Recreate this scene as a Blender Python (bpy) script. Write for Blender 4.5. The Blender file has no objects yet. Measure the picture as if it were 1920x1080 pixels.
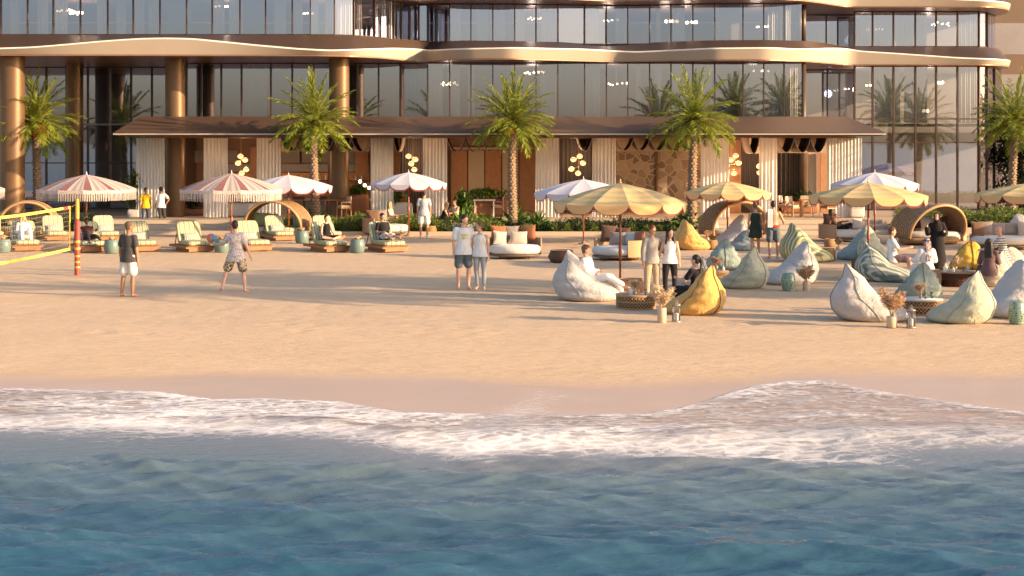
import bpy, math, random
import numpy as np
from math import sin, cos, pi, radians as R, sqrt
from mathutils import Vector, Matrix
scene = bpy.context.scene
# ---------------------------------------------------------------- camera
F, CZ, HY = 3000.0, 3.6, 265.0           # focal length in photo pixels, eye height, horizon row
cd = bpy.data.cameras.new('camera'); cam = bpy.data.objects.new('camera', cd); scene.collection.objects.link(cam)
cam.location = (0, 0, CZ); cam.rotation_euler = (R(90), 0, 0)
cd.sensor_width = 36; cd.lens = 36 * F / 1920; cd.shift_y = -(540 - HY) / 1920
cd.clip_start = 0.5; cd.clip_end = 6000
scene.camera = cam
# ---------------------------------------------------------------- world and sun
SUN_EL, SUN_AZ = 13.5, 19.0               # elevation; degrees the sun stands on the sea side of due right
w = bpy.data.worlds.new('World'); scene.world = w; w.use_nodes = True
wn = w.node_tree.nodes; wl = w.node_tree.links
bg = wn['Background']
sky = wn.new('ShaderNodeTexSky'); sky.sky_type = 'NISHITA'; sky.sun_disc = False
sky.sun_elevation = R(SUN_EL); sky.sun_rotation = R(90 + SUN_AZ); sky.altitude = 0
sky.air_density = 1.0; sky.dust_density = 2.0; sky.ozone_density = 1.5
tm = wn.new('ShaderNodeMix'); tm.data_type = 'RGBA'; tm.blend_type = 'MULTIPLY'; tm.inputs[0].default_value = 1; tm.inputs[7].default_value = (1.0, .90, .86, 1)   # warm evening haze in the air
wl.new(sky.outputs[0], tm.inputs[6]); wl.new(tm.outputs[2], bg.inputs[0]); bg.inputs[1].default_value = 0.15
sd = bpy.data.lights.new('sun', 'SUN'); sun = bpy.data.objects.new('sun', sd); scene.collection.objects.link(sun)
sd.energy = 4.6; sd.angle = R(0.5); sd.color = (1.0, 0.70, 0.41)
tosun = Vector((cos(R(SUN_AZ)) * cos(R(SUN_EL)), -sin(R(SUN_AZ)) * cos(R(SUN_EL)), sin(R(SUN_EL))))
sun.rotation_euler = (-tosun).to_track_quat('-Z', 'Y').to_euler(); sun.location = (30, -10, 20)
vs = scene.view_settings; vs.view_transform = 'Standard'; vs.look = 'None'; vs.gamma = 1; vs.use_curve_mapping = False
vs.exposure = 1.3
scene.cycles.max_bounces = 6; scene.cycles.transparent_max_bounces = 12
scene.cycles.glossy_bounces = 3; scene.cycles.diffuse_bounces = 3
scene.cycles.caustics_reflective = False; scene.cycles.caustics_refractive = False
scene.cycles.use_denoising = True
# ---------------------------------------------------------------- helpers
rnd = random.Random(7)
def lerp(a, b, t): return a + (b - a) * t
def PX(x, Y): return (x - 960) * Y / F
def PZ(y, Y): return CZ - (y - HY) * Y / F
def G(x, y, z=0.0):
    Y = F * (CZ - z) / (y - HY); return Vector((PX(x, Y), Y, z))
def link(o, parent=None):
    scene.collection.objects.link(o)
    if parent is not None: o.parent = parent
    return o
def tag(o, label=None, cat=None, group=None, kind=None):
    if label: o['label'] = label
    if cat: o['category'] = cat
    if group: o['group'] = group
    if kind: o['kind'] = kind
    return o
def thing(name, label, cat, loc=(0, 0, 0), rz=0.0, group=None, s=1.0):
    o = bpy.data.objects.new(name, None); o.location = loc; o.rotation_euler = (0, 0, rz); o.scale = (s, s, s)
    link(o); return tag(o, label, cat, group)
def kids(o): return [c for c in KID.get(o.name, [])]
KID = {}
def dup(root, loc=None, rz=None, label=None, group=None, parent=None, s=None):
    r = root.copy(); scene.collection.objects.link(r)
    if loc is not None: r.location = loc
    if rz is not None: r.rotation_euler = (0, 0, rz)
    if s is not None: r.scale = (s, s, s)
    if label: r['label'] = label
    if group: r['group'] = group
    if parent is not None: r.parent = parent
    for c in list(root.children):
        dup(c, parent=r)
    return r
ORDS = 'first second third fourth fifth sixth seventh eighth ninth tenth eleventh twelfth thirteenth fourteenth fifteenth sixteenth seventeenth eighteenth nineteenth twentieth'.split()
def nth(i):
    if i < 20: return ORDS[i]
    t = ['twenty', 'thirty', 'forty', 'fifty'][(i + 1) // 10 - 2]
    r = (i + 1) % 10
    return (t[:-1] + 'ieth') if r == 0 else t + '-' + ORDS[r - 1]
class MB:
    def __init__(s): s.v = []; s.f = []; s.m = []
    def add(s, vs, fs, mi=0):
        b = len(s.v); s.v += [tuple(v) for v in vs]; s.f += [tuple(i + b for i in f) for f in fs]; s.m += [mi] * len(fs); return s
    def box(s, c, d, rz=0, mi=0, M=None, bev=0):
        x, y, z = d[0] / 2, d[1] / 2, d[2] / 2
        if bev:
            b = min(bev, x, y, z) ; pts = []
            return s.rbox(c, d, b, rz, mi, M)
        vs = [Vector((i * x, j * y, k * z)) for k in (-1, 1) for j in (-1, 1) for i in (-1, 1)]
        vs = s._t(vs, c, rz, M)
        return s.add(vs, [(0, 2, 3, 1), (4, 5, 7, 6), (0, 1, 5, 4), (2, 6, 7, 3), (0, 4, 6, 2), (1, 3, 7, 5)], mi)
    def _t(s, vs, c, rz, M):
        if M is not None: vs = [M @ v for v in vs]
        if rz: q = Matrix.Rotation(rz, 3, 'Z'); vs = [q @ v for v in vs]
        return [v + Vector(c) for v in vs]
    def rbox(s, c, d, b, rz=0, mi=0, M=None, n=3, e=0.5):
        # rounded box from a superellipsoid-like grid
        x, y, z = d[0] / 2, d[1] / 2, d[2] / 2; vs = []; fs = []
        nu, nv = 8 * n, 4 * n
        def sg(a, p): return math.copysign(abs(a) ** p, a)
        for j in range(nv + 1):
            ph = -pi / 2 + pi * j / nv
            for i in range(nu):
                th = 2 * pi * i / nu
                p = Vector((sg(cos(th), .0001 + .25), sg(sin(th), .0001 + .25), 0))
                k = max(abs(p.x), abs(p.y)); 
                cz = sg(sin(ph), .35); cr = sg(cos(ph), .35)
                vs.append(Vector((p.x * cr * (x), p.y * cr * (y), cz * z)))
        for j in range(nv):
            for i in range(nu):
                a = j * nu + i; c2 = j * nu + (i + 1) % nu
                fs.append((a, c2, c2 + nu, a + nu))
        return s.add(s._t(vs, c, rz, M), fs, mi)
    def cyl(s, p0, p1, r0, r1=None, n=12, mi=0, cap=True):
        r1 = r0 if r1 is None else r1
        return s.tube([p0, p1], [r0, r1], n, mi, cap)
    def tube(s, path, rad, n=8, mi=0, cap=True, closed=False):
        path = [Vector(p) for p in path]
        if not isinstance(rad, (list, tuple)): rad = [rad] * len(path)
        vs = []; fs = []; N = len(path)
        up = Vector((0, 0, 1)); prev = None
        for i, p in enumerate(path):
            if closed: t = path[(i + 1) % N] - path[i - 1]
            else: t = path[min(i + 1, N - 1)] - path[max(i - 1, 0)]
            t.normalize()
            if prev is None:
                a = t.cross(up)
                if a.length < 1e-3: a = Vector((1, 0, 0))
                a.normalize()
            else:
                a = prev - t * prev.dot(t)
                a = a.normalized() if a.length > 1e-6 else prev
            prev = a; b = t.cross(a)
            for k in range(n):
                th = 2 * pi * k / n; vs.append(p + (a * cos(th) + b * sin(th)) * rad[i])
        for i in range(N if closed else N - 1):
            j = (i + 1) % N
            for k in range(n):
                l = (k + 1) % n; fs.append((i * n + k, j * n + k, j * n + l, i * n + l))
        if cap and not closed:
            fs.append(tuple(range(n))); fs.append(tuple((N - 1) * n + k for k in reversed(range(n))))
        return s.add(vs, fs, mi)
    def lathe(s, prof, c=(0, 0, 0), n=24, mi=0, sx=1, sy=1, cap=True, M=None, rz=0):
        vs = []; fs = []
        for r, z in prof:
            for k in range(n):
                th = 2 * pi * k / n; vs.append(Vector((r * cos(th) * sx, r * sin(th) * sy, z)))
        for i in range(len(prof) - 1):
            for k in range(n):
                l = (k + 1) % n; fs.append((i * n + k, i * n + l, (i + 1) * n + l, (i + 1) * n + k))
        if cap:
            fs.append(tuple(reversed(range(n)))); fs.append(tuple((len(prof) - 1) * n + k for k in range(n)))
        return s.add(s._t(vs, c, rz, M), fs, mi)
    def ell(s, c, r, n=16, mi=0, M=None):
        m = n // 2; vs = []; fs = []
        for j in range(m + 1):
            ph = -pi / 2 + pi * j / m
            for i in range(n):
                th = 2 * pi * i / n; vs.append(Vector((cos(ph) * cos(th) * r[0], cos(ph) * sin(th) * r[1], sin(ph) * r[2])))
        for j in range(m):
            for i in range(n):
                a = j * n + i; b = j * n + (i + 1) % n; fs.append((a, b, b + n, a + n))
        return s.add(s._t(vs, c, 0, M), fs, mi)
    def grid(s, nu, nv, fn, mi=0, wrap=False):
        vs = [fn(i / (nu if wrap else nu - 1), j / (nv - 1)) for j in range(nv) for i in range(nu)]; fs = []
        for j in range(nv - 1):
            for i in range(nu if wrap else nu - 1):
                a = j * nu + i; b = j * nu + (i + 1) % nu; fs.append((a, b, b + nu, a + nu))
        return s.add(vs, fs, mi)
    def build(s, name, mats, parent=None, smooth=False, angle=None):
        me = bpy.data.meshes.new(name); me.from_pydata(s.v, [], s.f)
        if not isinstance(mats, (list, tuple)): mats = [mats]
        for m in mats: me.materials.append(m)
        me.polygons.foreach_set('material_index', s.m)
        if smooth: me.polygons.foreach_set('use_smooth', [True] * len(s.f))
        me.update(); o = bpy.data.objects.new(name, me)
        if smooth and angle:
            try: me.set_sharp_from_angle(angle=R(angle))
            except Exception: pass
        return link(o, parent)
def np_grid(name, xs, ys, Z, mat, attrs={}, keep=None, smooth=True):
    nx, ny = len(xs), len(ys); X, Y = np.meshgrid(xs, ys)
    co = np.stack([X, Y, Z], -1).reshape(-1, 3).astype(np.float32)
    idx = np.arange(nx * ny).reshape(ny, nx)
    q = np.stack([idx[:-1, :-1], idx[:-1, 1:], idx[1:, 1:], idx[1:, :-1]], -1).reshape(-1, 4)
    if keep is not None: q = q[keep[:-1, :-1].reshape(-1)]
    me = bpy.data.meshes.new(name); me.vertices.add(len(co)); me.vertices.foreach_set('co', co.reshape(-1))
    me.loops.add(q.size); me.polygons.add(len(q))
    me.polygons.foreach_set('loop_start', np.arange(0, q.size, 4)); me.loops.foreach_set('vertex_index', q.reshape(-1))
    me.update(calc_edges=True); me.validate()
    me.polygons.foreach_set('use_smooth', [smooth] * len(q))
    for k, a in attrs.items():
        at = me.attributes.new(k, 'FLOAT', 'POINT'); at.data.foreach_set('value', a.reshape(-1).astype(np.float32))
    me.materials.append(mat); o = bpy.data.objects.new(name, me); return link(o)
# ---------------------------------------------------------------- materials
class NT:
    def __init__(s, name):
        s.m = bpy.data.materials.new(name); s.m.use_nodes = True; s.t = s.m.node_tree; s.n = s.t.nodes; s.b = s.n['Principled BSDF']; s.out = s.n['Material Output']
    def nd(s, typ, **k):
        n = s.n.new(typ)
        for a, v in k.items(): setattr(n, a, v)
        return n
    def L(s, a, b): s.t.links.new(a, b)
    def coord(s, which='Object', scale=(1, 1, 1), rot=(0, 0, 0)):
        c = s.nd('ShaderNodeTexCoord'); m = s.nd('ShaderNodeMapping'); m.inputs['Scale'].default_value = scale; m.inputs['Rotation'].default_value = rot
        s.L(c.outputs[which], m.inputs[0]); return m.outputs[0]
    def pos(s, scale=(1, 1, 1)):
        c = s.nd('ShaderNodeNewGeometry'); m = s.nd('ShaderNodeMapping'); m.inputs['Scale'].default_value = scale
        s.L(c.outputs['Position'], m.inputs[0]); return m.outputs[0]
    def noise(s, vec, scale=5, detail=4, rough=.55, dist=0):
        n = s.nd('ShaderNodeTexNoise'); n.inputs['Scale'].default_value = scale; n.inputs['Detail'].default_value = detail; n.inputs['Roughness'].default_value = rough; n.inputs['Distortion'].default_value = dist
        s.L(vec, n.inputs['Vector']); return n.outputs[0]
    def ramp(s, fac, stops, interp='LINEAR'):
        r = s.nd('ShaderNodeValToRGB'); r.color_ramp.interpolation = interp; e = r.color_ramp.elements
        while len(e) < len(stops): e.new(.5)
        for i, (p, c) in enumerate(stops):
            e[i].position = p; e[i].color = (c, c, c, 1) if isinstance(c, (int, float)) else (*c, 1)
        s.L(fac, r.inputs[0]); return r.outputs[0]
    def mix(s, fac, a, b, blend='MIX'):
        m = s.nd('ShaderNodeMix', data_type='RGBA', blend_type=blend)
        for sock, v in ((m.inputs['Factor'], fac), (m.inputs['A'], a), (m.inputs['B'], b)):
            pass
        ins = [i for i in m.inputs if i.enabled or True]
        fa, A, B = m.inputs[0], m.inputs[6], m.inputs[7]
        for sock, v in ((fa, fac), (A, a), (B, b)):
            if isinstance(v, (int, float)): sock.default_value = v if sock is fa else (v, v, v, 1)
            elif isinstance(v, tuple): sock.default_value = (*v, 1)
            else: s.L(v, sock)
        return m.outputs[2]
    def math(s, op, a, b=None, clamp=False):
        m = s.nd('ShaderNodeMath', operation=op, use_clamp=clamp)
        for i, v in enumerate((a, b)):
            if v is None: continue
            if isinstance(v, (int, float)): m.inputs[i].default_value = v
            else: s.L(v, m.inputs[i])
        return m.outputs[0]
    def bump(s, h, strength=.3, dist=.02):
        b = s.nd('ShaderNodeBump'); b.inputs['Strength'].default_value = strength; b.inputs['Distance'].default_value = dist
        s.L(h, b.inputs['Height']); s.L(b.outputs[0], s.b.inputs['Normal']); return b
    def base(s, c):
        if isinstance(c, tuple): s.b.inputs['Base Color'].default_value = (*c, 1)
        else: s.L(c, s.b.inputs['Base Color'])
    def set(s, **k):
        for a, v in k.items():
            s.b.inputs[{'rough': 'Roughness', 'metal': 'Metallic', 'spec': 'Specular IOR Level', 'ior': 'IOR', 'sheen': 'Sheen Weight', 'coat': 'Coat Weight'}[a]].default_value = v
def mul(c, k): return tuple(min(1, x * k) for x in c)
MC = {}
def mottled(name, col, rough=.7, scale=6, amt=.18, bump=.1, bs=60, bd=.004, metal=0, spec=.4, sheen=0):
    if name in MC: return MC[name]
    t = NT(name); v = t.coord('Object'); n = t.noise(v, scale, 5)
    t.base(t.mix(n, mul(col, 1 - amt), mul(col, 1 + amt)))
    t.set(rough=rough, metal=metal, spec=spec, sheen=sheen)
    if bump: t.bump(t.noise(v, bs, 3), bump, bd)
    MC[name] = t.m; return t.m
def fabric(name, col, amt=.12, bump=.35): 
    if name in MC: return MC[name]
    t = NT(name); v = t.coord('Object'); a = t.noise(v, 3, 5); b = t.noise(v, 90, 2)
    c = t.mix(a, mul(col, 1 - amt), mul(col, 1 + amt)); c = t.mix(t.math('MULTIPLY', b, .25), c, mul(col, .6))
    t.base(c); t.set(rough=.9, spec=.15, sheen=.15)
    h = t.math('ADD', t.noise(v, 5, 6, .6, 1.2), t.math('MULTIPLY', b, .05)); t.bump(h, bump, .05)
    MC[name] = t.m; return t.m
def striped(name, c1, c2, axis=0, freq=12, wob=0.0, duty=.5, extra=None):
    if name in MC: return MC[name]
    t = NT(name); v = t.coord('Object'); sp = t.nd('ShaderNodeSeparateXYZ'); t.L(v, sp.inputs[0])
    x = sp.outputs[axis]
    if wob: x = t.math('ADD', x, t.math('MULTIPLY', t.noise(v, 3, 3), wob))
    fr = t.math('FRACT', t.math('MULTIPLY', x, freq))
    st = [(0, c1), (duty, c1), (duty + .02, c2), (1, c2)]
    if extra: st = [(0, c1), (.28, c1), (.3, c2), (.5, c2), (.52, extra), (.78, extra), (.8, c2), (1, c2)]
    c = t.ramp(fr, st); n = t.noise(v, 40, 3)
    t.base(t.mix(t.math('MULTIPLY', n, .3), c, mul(c2, .7))); t.set(rough=.9, spec=.15)
    t.bump(t.noise(v, 8, 4), .25, .03); MC[name] = t.m; return t.m
def wicker(name, col, dark, sc=28, open_=False):
    if name in MC: return MC[name]
    t = NT(name); v = t.coord('Object'); br = t.nd('ShaderNodeTexBrick'); br.inputs['Scale'].default_value = sc
    vv = t.nd('ShaderNodeCombineXYZ'); sp = t.nd('ShaderNodeSeparateXYZ'); t.L(v, sp.inputs[0])
    ang = t.math('ARCTAN2', sp.outputs[1], sp.outputs[0])
    t.L(t.math('MULTIPLY', ang, .8), vv.inputs[0]); t.L(sp.outputs[2], vv.inputs[1]); t.L(vv.outputs[0], br.inputs['Vector'])
    br.inputs['Color1'].default_value = (*col, 1); br.inputs['Color2'].default_value = (*mul(col, .72), 1); br.inputs['Mortar'].default_value = (*dark, 1)
    br.inputs['Mortar Size'].default_value = .045; br.inputs['Brick Width'].default_value = .9; br.inputs['Row Height'].default_value = .45
    n = t.noise(v, 12, 4)
    t.base(t.mix(t.math('MULTIPLY', n, .35), br.outputs[0], mul(col, .55))); t.set(rough=.6, spec=.3)
    t.bump(t.math('SUBTRACT', 1, br.outputs[1]), .8, .01); MC[name] = t.m; return t.m
def emit(name, col, s):
    if name in MC: return MC[name]
    t = NT(name); t.base(mul(col, .5)); t.b.inputs['Emission Color'].default_value = (*col, 1); t.b.inputs['Emission Strength'].default_value = s
    MC[name] = t.m; return t.m
def wood(name, col, rough=.5):
    if name in MC: return MC[name]
    t = NT(name); v = t.coord('Object', (1, 8, 1)); n = t.noise(v, 4, 6, .6, .6)
    t.base(t.mix(n, mul(col, .6), mul(col, 1.35))); t.set(rough=rough, spec=.4); t.bump(n, .2, .01); MC[name] = t.m; return t.m
def foliage(name, c1, c2):
    if name in MC: return MC[name]
    t = NT(name); v = t.coord('Object'); n = t.noise(v, 3, 3); n2 = t.noise(v, 25, 2)
    c = t.mix(n, c1, c2); c = t.mix(t.math('MULTIPLY', n2, .4), c, mul(c2, 1.3)); t.base(c); t.set(rough=.45, spec=.35)
    tr = t.nd('ShaderNodeBsdfTranslucent'); t.L(c, tr.inputs[0]); mx = t.nd('ShaderNodeMixShader'); mx.inputs[0].default_value = .3
    t.L(t.b.outputs[0], mx.inputs[1]); t.L(tr.outputs[0], mx.inputs[2]); t.L(mx.outputs[0], t.out.inputs[0]); MC[name] = t.m; return t.m
BRONZE = mottled('bronze_cladding', (.10, .068, .052), .42, .4, .15, .03, 4, .01, .35)
CHAMP = mottled('champagne_metal', (.50, .42, .34), .38, .5, .08, .02, 4, .01, .15)
LIP = mottled('white_edge', (.8, .76, .7), .4, 1, .05, 0)
SOFFIT = mottled('copper_soffit', (.32, .16, .09), .35, .5, .12, 0, metal=.3)
COLM = mottled('bronze_column', (.145, .083, .042), .42, .8, .1, .03, 30, .002, .3)
MULL = mottled('mullion_metal', (.09, .055, .04), .4, 2, .1, 0, metal=.5)
ROOFM = mottled('roof_metal', (.135, .085, .06), .4, .5, .12, .02, 3, .01, .3)
DARKIN = mottled('interior_shade_paint', (.05, .04, .038), .8, .6, .3, 0)
CREAM = mottled('cream_panel', (.5, .4, .3), .6, 1, .12, .05)
PAVE = mottled('pale_paving', (.46, .37, .28), .75, 1.2, .12, .15, 25, .01)
STONEW = mottled('warm_stone', (.4, .3, .21), .8, 1, .15, .2, 12, .02)
WHITE = fabric('white_cotton', (.78, .76, .73), .05)
TEAK = wood('teak', (.34, .15, .065)); DKWOOD = wood('dark_wood', (.13, .05, .03)); OAK = wood('oak', (.5, .27, .12))
def glassmat(name, refl, tint):
    t = NT(name); t.n.remove(t.b)
    g = t.nd('ShaderNodeBsdfGlossy'); g.inputs['Color'].default_value = (.64, .70, .98, 1); g.inputs['Roughness'].default_value = .015
    tr = t.nd('ShaderNodeBsdfTransparent'); tr.inputs[0].default_value = (*tint, 1)
    fr = t.nd('ShaderNodeFresnel'); fr.inputs['IOR'].default_value = 1.5
    f = t.math('ADD', fr.outputs[0], refl, clamp=True)
    v = t.pos((.25, .25, .12)); bp = t.nd('ShaderNodeBump'); bp.inputs['Strength'].default_value = .04; bp.inputs['Distance'].default_value = .05
    t.L(t.noise(v, 3, 2), bp.inputs['Height']); t.L(bp.outputs[0], g.inputs['Normal'])
    mx = t.nd('ShaderNodeMixShader'); t.L(f, mx.inputs[0]); t.L(tr.outputs[0], mx.inputs[1]); t.L(g.outputs[0], mx.inputs[2]); t.L(mx.outputs[0], t.out.inputs[0])
    return t.m
GLASS = glassmat('tinted_glass', .33, (.86, .86, .88)); CLEAR = glassmat('clear_glass', .08, (.93, .95, .94))
# ================================================================ setting: sand and sea
def interp(xs, pts): return np.interp(xs, [p[0] for p in pts], [p[1] for p in pts])
SEA = -0.5
def sand_z(Y): return np.interp(Y, [-2000, 0, 12, 17, 19.6, 21, 21.8, 25, 28, 31, 5000], [-30, -4, -1.9, -1.2, -.85, -.57, -.46, -.3, -.13, 0, 0])
def line_world(pts, z):   # a line traced on the beach, as world X -> world Y
    out = []
    for x, y in pts:
        Y = 25.0
        for _ in range(30):
            Y = F * (CZ - float(sand_z(Y))) / (y - HY) if z is None else F * (CZ - z) / (y - HY)
        out.append((PX(x, Y), Y))
    return out
WETL = line_world([(-900, 708), (0, 703), (150, 709), (300, 707), (400, 700), (640, 702), (800, 705), (1000, 715), (1150, 718), (1400, 710), (1500, 700), (1650, 697), (1920, 702), (2800, 705)], None)
EDGE = line_world([(-900, 742), (0, 730), (150, 733), (300, 737), (400, 751), (500, 749), (640, 756), (750, 775), (900, 778), (1050, 780), (1200, 778), (1270, 768), (1330, 752), (1370, 738), (1420, 725), (1480, 716), (1560, 714), (1600, 727), (1680, 740), (1750, 750), (1920, 775), (2800, 760)], None)
FOAMB = line_world([(-900, 806), (0, 811), (150, 813), (400, 814), (600, 819), (750, 834), (900, 843), (1050, 838), (1200, 839), (1500, 838), (1920, 833), (2800, 836)], -.48)
def fbm(X, Y, seed, n=5, f0=.3, ax=1, ay=1):
    r = np.random.RandomState(seed); Z = np.zeros_like(X, dtype=float); a = 1; f = f0; tot = 0
    for k in range(n):
        for q in range(4):
            th = r.rand() * 2 * pi; p = r.rand() * 6.28
            Z += a * np.sin(f * (X * ax * np.cos(th) + Y * ay * np.sin(th)) + p + 1.3 * np.sin(f * .6 * (Y * ay * np.cos(th) - X * ax * np.sin(th)) + p * 2))
        tot += a * 2; a *= .55; f *= 1.9
    return Z / tot
gx = np.concatenate([[-2500, -900, -300, -120, -60, -35], np.arange(-26, 26.01, .14), [35, 60, 120, 300, 900, 2500]])
gy = np.concatenate([[-2000, -300, -60, 0, 8], np.arange(13, 33, .1), np.arange(33, 64, .22), [66, 75, 90, 130, 300, 900, 3000]])
GX, GY = np.meshgrid(gx, gy)
SZ = sand_z(GY).astype(float)
foot = (np.clip((GY - 29.5) / 4, 0, 1) * np.clip((64 - GY) / 2, 0, 1))
SZ += fbm(GX, GY, 3, 4, .5, 1, 1.6) * .011 * np.clip((GY - 24) / 6, .12, 1) * (GY < 80)
rs = np.random.RandomState(11)
for _ in range(2600):            # trodden hollows on the dry sand
    cx, cy = rs.uniform(-16, 16), rs.uniform(30, 60); r_ = rs.uniform(.09, .2); d_ = rs.uniform(.004, .014)
    i0, i1 = np.searchsorted(gx, [cx - .6, cx + .6]); j0, j1 = np.searchsorted(gy, [cy - .7, cy + .7])
    q = ((GX[j0:j1, i0:i1] - cx) ** 2 + ((GY[j0:j1, i0:i1] - cy) * .7) ** 2) / r_ ** 2
    SZ[j0:j1, i0:i1] += -d_ * np.exp(-q) + d_ * .5 * np.exp(-(q - 2) ** 2)
wl_ = np.interp(GX, [p[0] for p in WETL], [p[1] for p in WETL]); wet = np.clip((wl_ - GY) / .9 + .5 + .25 * fbm(GX, GY, 5, 4, 1.2), 0, 1)
t = NT('beach_sand'); v = t.pos()
at = t.nd('ShaderNodeAttribute', attribute_name='wet'); wetf = at.outputs['Fac']
a_ = t.noise(t.pos((.35, 1.1, 1)), 1.1, 6, .6, .4); b_ = t.noise(v, 60, 3); c_ = t.noise(t.pos((1.2, 4, 1)), 2.4, 5, .6)
dry = t.mix(a_, (.52, .372, .23), (.68, .505, .335)); dry = t.mix(t.ramp(c_, [(.3, .35), (.62, 0)]), dry, (.42, .29, .19)); dry = t.mix(t.math('MULTIPLY', b_, .3), dry, (.45, .31, .2))
wets = t.mix(a_, (.43, .30, .215), (.53, .385, .285)); fk = t.noise(t.pos((1.5, 3.2, 1)), 5.5, 6, .75, .6); fkm = t.nd('ShaderNodeAttribute', attribute_name='flecks').outputs['Fac']
wets = t.mix(t.ramp(t.math('MULTIPLY', fk, fkm), [(.50, 0), (.60, .75)]), wets, (.70, .62, .58))
t.base(t.mix(wetf, dry, wets)); t.L(t.ramp(wetf, [(0, .95), (1, .32)]), t.b.inputs['Roughness']); t.set(spec=.4)
hb = t.math('ADD', t.math('MULTIPLY', t.noise(t.pos((.8, 2.4, 1)), 3, 6, .65), 1.0), t.math('MULTIPLY', t.noise(v, 40, 3), .12))
bp = t.bump(hb, .5, .06); t.L(t.ramp(wetf, [(0, .55), (1, .05)]), bp.inputs['Strength'])
SAND = t.m
sand = np_grid('beach_sand', gx, gy, SZ, SAND, {'wet': wet, 'flecks': np.exp(-((GX + .2) / 3.2) ** 2) * np.clip(wet * 1.2, 0, 1) * (.75 + .3 * fbm(GX, GY, 31, 3, 1.4)) * 1.15}); tag(sand, kind='structure')
# ---- sea
sx = np.concatenate([[-2500, -900, -300, -120, -60, -35, -22, -16], np.arange(-11.5, 11.5, .035), [16, 22, 35, 60, 120, 300, 900, 2500]])
sy = np.concatenate([[-2000, -800, -300, -100, -40, -10, 0, 6, 9], np.arange(12, 27.6, .035)])
X, Y = np.meshgrid(sx, sy)
rs = np.random.RandomState(4); W = np.zeros_like(X)
for k in range(70):
    lam = 10 ** rs.uniform(-.78, .55); th = rs.normal(0, .30) + .06; ph = rs.rand() * 6.28
    kx, ky = 2 * pi / lam * sin(th), 2 * pi / lam * cos(th); amp = .0088 * lam ** .72
    s_ = kx * X + ky * Y + ph + .8 * np.sin(.35 * X + .5 * Y + ph)
    W += amp * (1 - np.abs(np.sin(s_ / 2)) ** .8 - .4)
W *= 1.95
eY = np.interp(X, [p[0] for p in EDGE], [p[1] for p in EDGE]); fY = np.interp(X, [p[0] for p in FOAMB], [p[1] for p in FOAMB])
shore = np.clip((fY - Y) / 1.4 + .25, 0, 1)
bore = np.exp(-((Y - (fY + .55)) / .45) ** 2) * .06 * (1 + .5 * fbm(X, Y, 9, 3, 1.5))
W = W * (0.10 + .9 * shore) * np.where((Y > 11) & (np.abs(X) < 14), 1, 0)
lump = fbm(X, Y, 13, 5, 2.2, 1, 1.8)
inf = np.clip((Y - fY) / .8 + .4, 0, 1)
Z = np.maximum(SEA + W, sand_z(Y) + .02) + bore * (Y < eY) + inf * np.clip(eY - Y, 0, 1) * .022 * lump
u = (Y - fY) / (eY - fY)          # 0 at the seaward side of the foam, 1 at its upper edge
low = fbm(X, Y, 21, 4, .7, 1, 2); fine = fbm(X, Y, 22, 5, 1.8, 1, 2.5)
env = np.interp(u, [-.55, -.3, -.1, .08, .45, .75, .93, 1.0, 1.01], [0, .12, .48, .82, .86, .82, .86, .84, 0])
rgt = np.clip((X - 1.5) / 3, 0, 1)          # to the right the wash is thin lace over wet sand
env = env - rgt * .34 * np.exp(-((u - .7) / .3) ** 2) - .15 * np.exp(-((u - .3) / .1) ** 2) * (1 - rgt) - .13 * rgt * (u < .4) + low * .2 + fine * .10
env = np.where(u > .988, np.maximum(env, .5 - .25 * rgt), env) - .12 * np.clip(fbm(X, Y, 41, 5, 2.6, 1, 1), 0, 1) * (u > .8)
depth = np.clip((fY - Y) / 7.5, 0, 1)
cover = np.clip(1 - (u - .05) / .5, 0, 1)
t = NT('sea_water')
envA = t.nd('ShaderNodeAttribute', attribute_name='foam').outputs['Fac']; depA = t.nd('ShaderNodeAttribute', attribute_name='depth').outputs['Fac']; covA = t.nd('ShaderNodeAttribute', attribute_name='cover').outputs['Fac']
v = t.pos((1.0, 2.2, 1)); warp = t.noise(t.pos((1, 1.6, 1)), 1.4, 4, .6)
cb = t.nd('ShaderNodeCombineXYZ'); t.L(warp, cb.inputs[0]); t.L(warp, cb.inputs[1]); va = t.nd('ShaderNodeVectorMath', operation='ADD'); t.L(v, va.inputs[0]); t.L(cb.outputs[0], va.inputs[1])
vo = t.nd('ShaderNodeTexVoronoi', feature='DISTANCE_TO_EDGE'); vo.inputs['Scale'].default_value = 3.2; t.L(va.outputs[0], vo.inputs['Vector'])
lace = t.ramp(vo.outputs[0], [(0, 1), (.28, 0)]); n1 = t.noise(va.outputs[0], 3.2, 7, .68, .8)
pat = t.math('ADD', t.math('MULTIPLY', lace, .25), t.math('MULTIPLY', n1, .95))
fo = t.ramp(t.math('SUBTRACT', t.math('ADD', envA, pat), 1.0), [(.0, 0), (.62, 1)])
foamc = t.mix(t.noise(va.outputs[0], 9, 4), (.66, .63, .63), (.90, .86, .83))
col = t.ramp(depA, [(0, (.30, .28, .29)), (.05, (.19, .20, .225)), (.2, (.12, .165, .195)), (.5, (.05, .10, .15)), (1, (.011, .082, .148))])
blot = t.noise(t.pos((.25, .6, 1)), .9, 3); col = t.mix(t.math('MULTIPLY', blot, .35), col, (.05, .12, .15))
t.base(t.mix(fo, col, foamc)); t.L(t.ramp(fo, [(0, .10), (1, .75)]), t.b.inputs['Roughness']); t.set(ior=1.333, spec=.4)
wb = t.math('ADD', t.noise(t.pos((.7, 2.8, 1)), 4.0, 7, .66, .25), t.math('MULTIPLY', t.noise(t.pos((.8, 3.2, 1)), 12, 4, .6, .2), .3)); bpn = t.bump(t.math('ADD', wb, t.math('MULTIPLY', fo, .35)), .38, .05)
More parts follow.
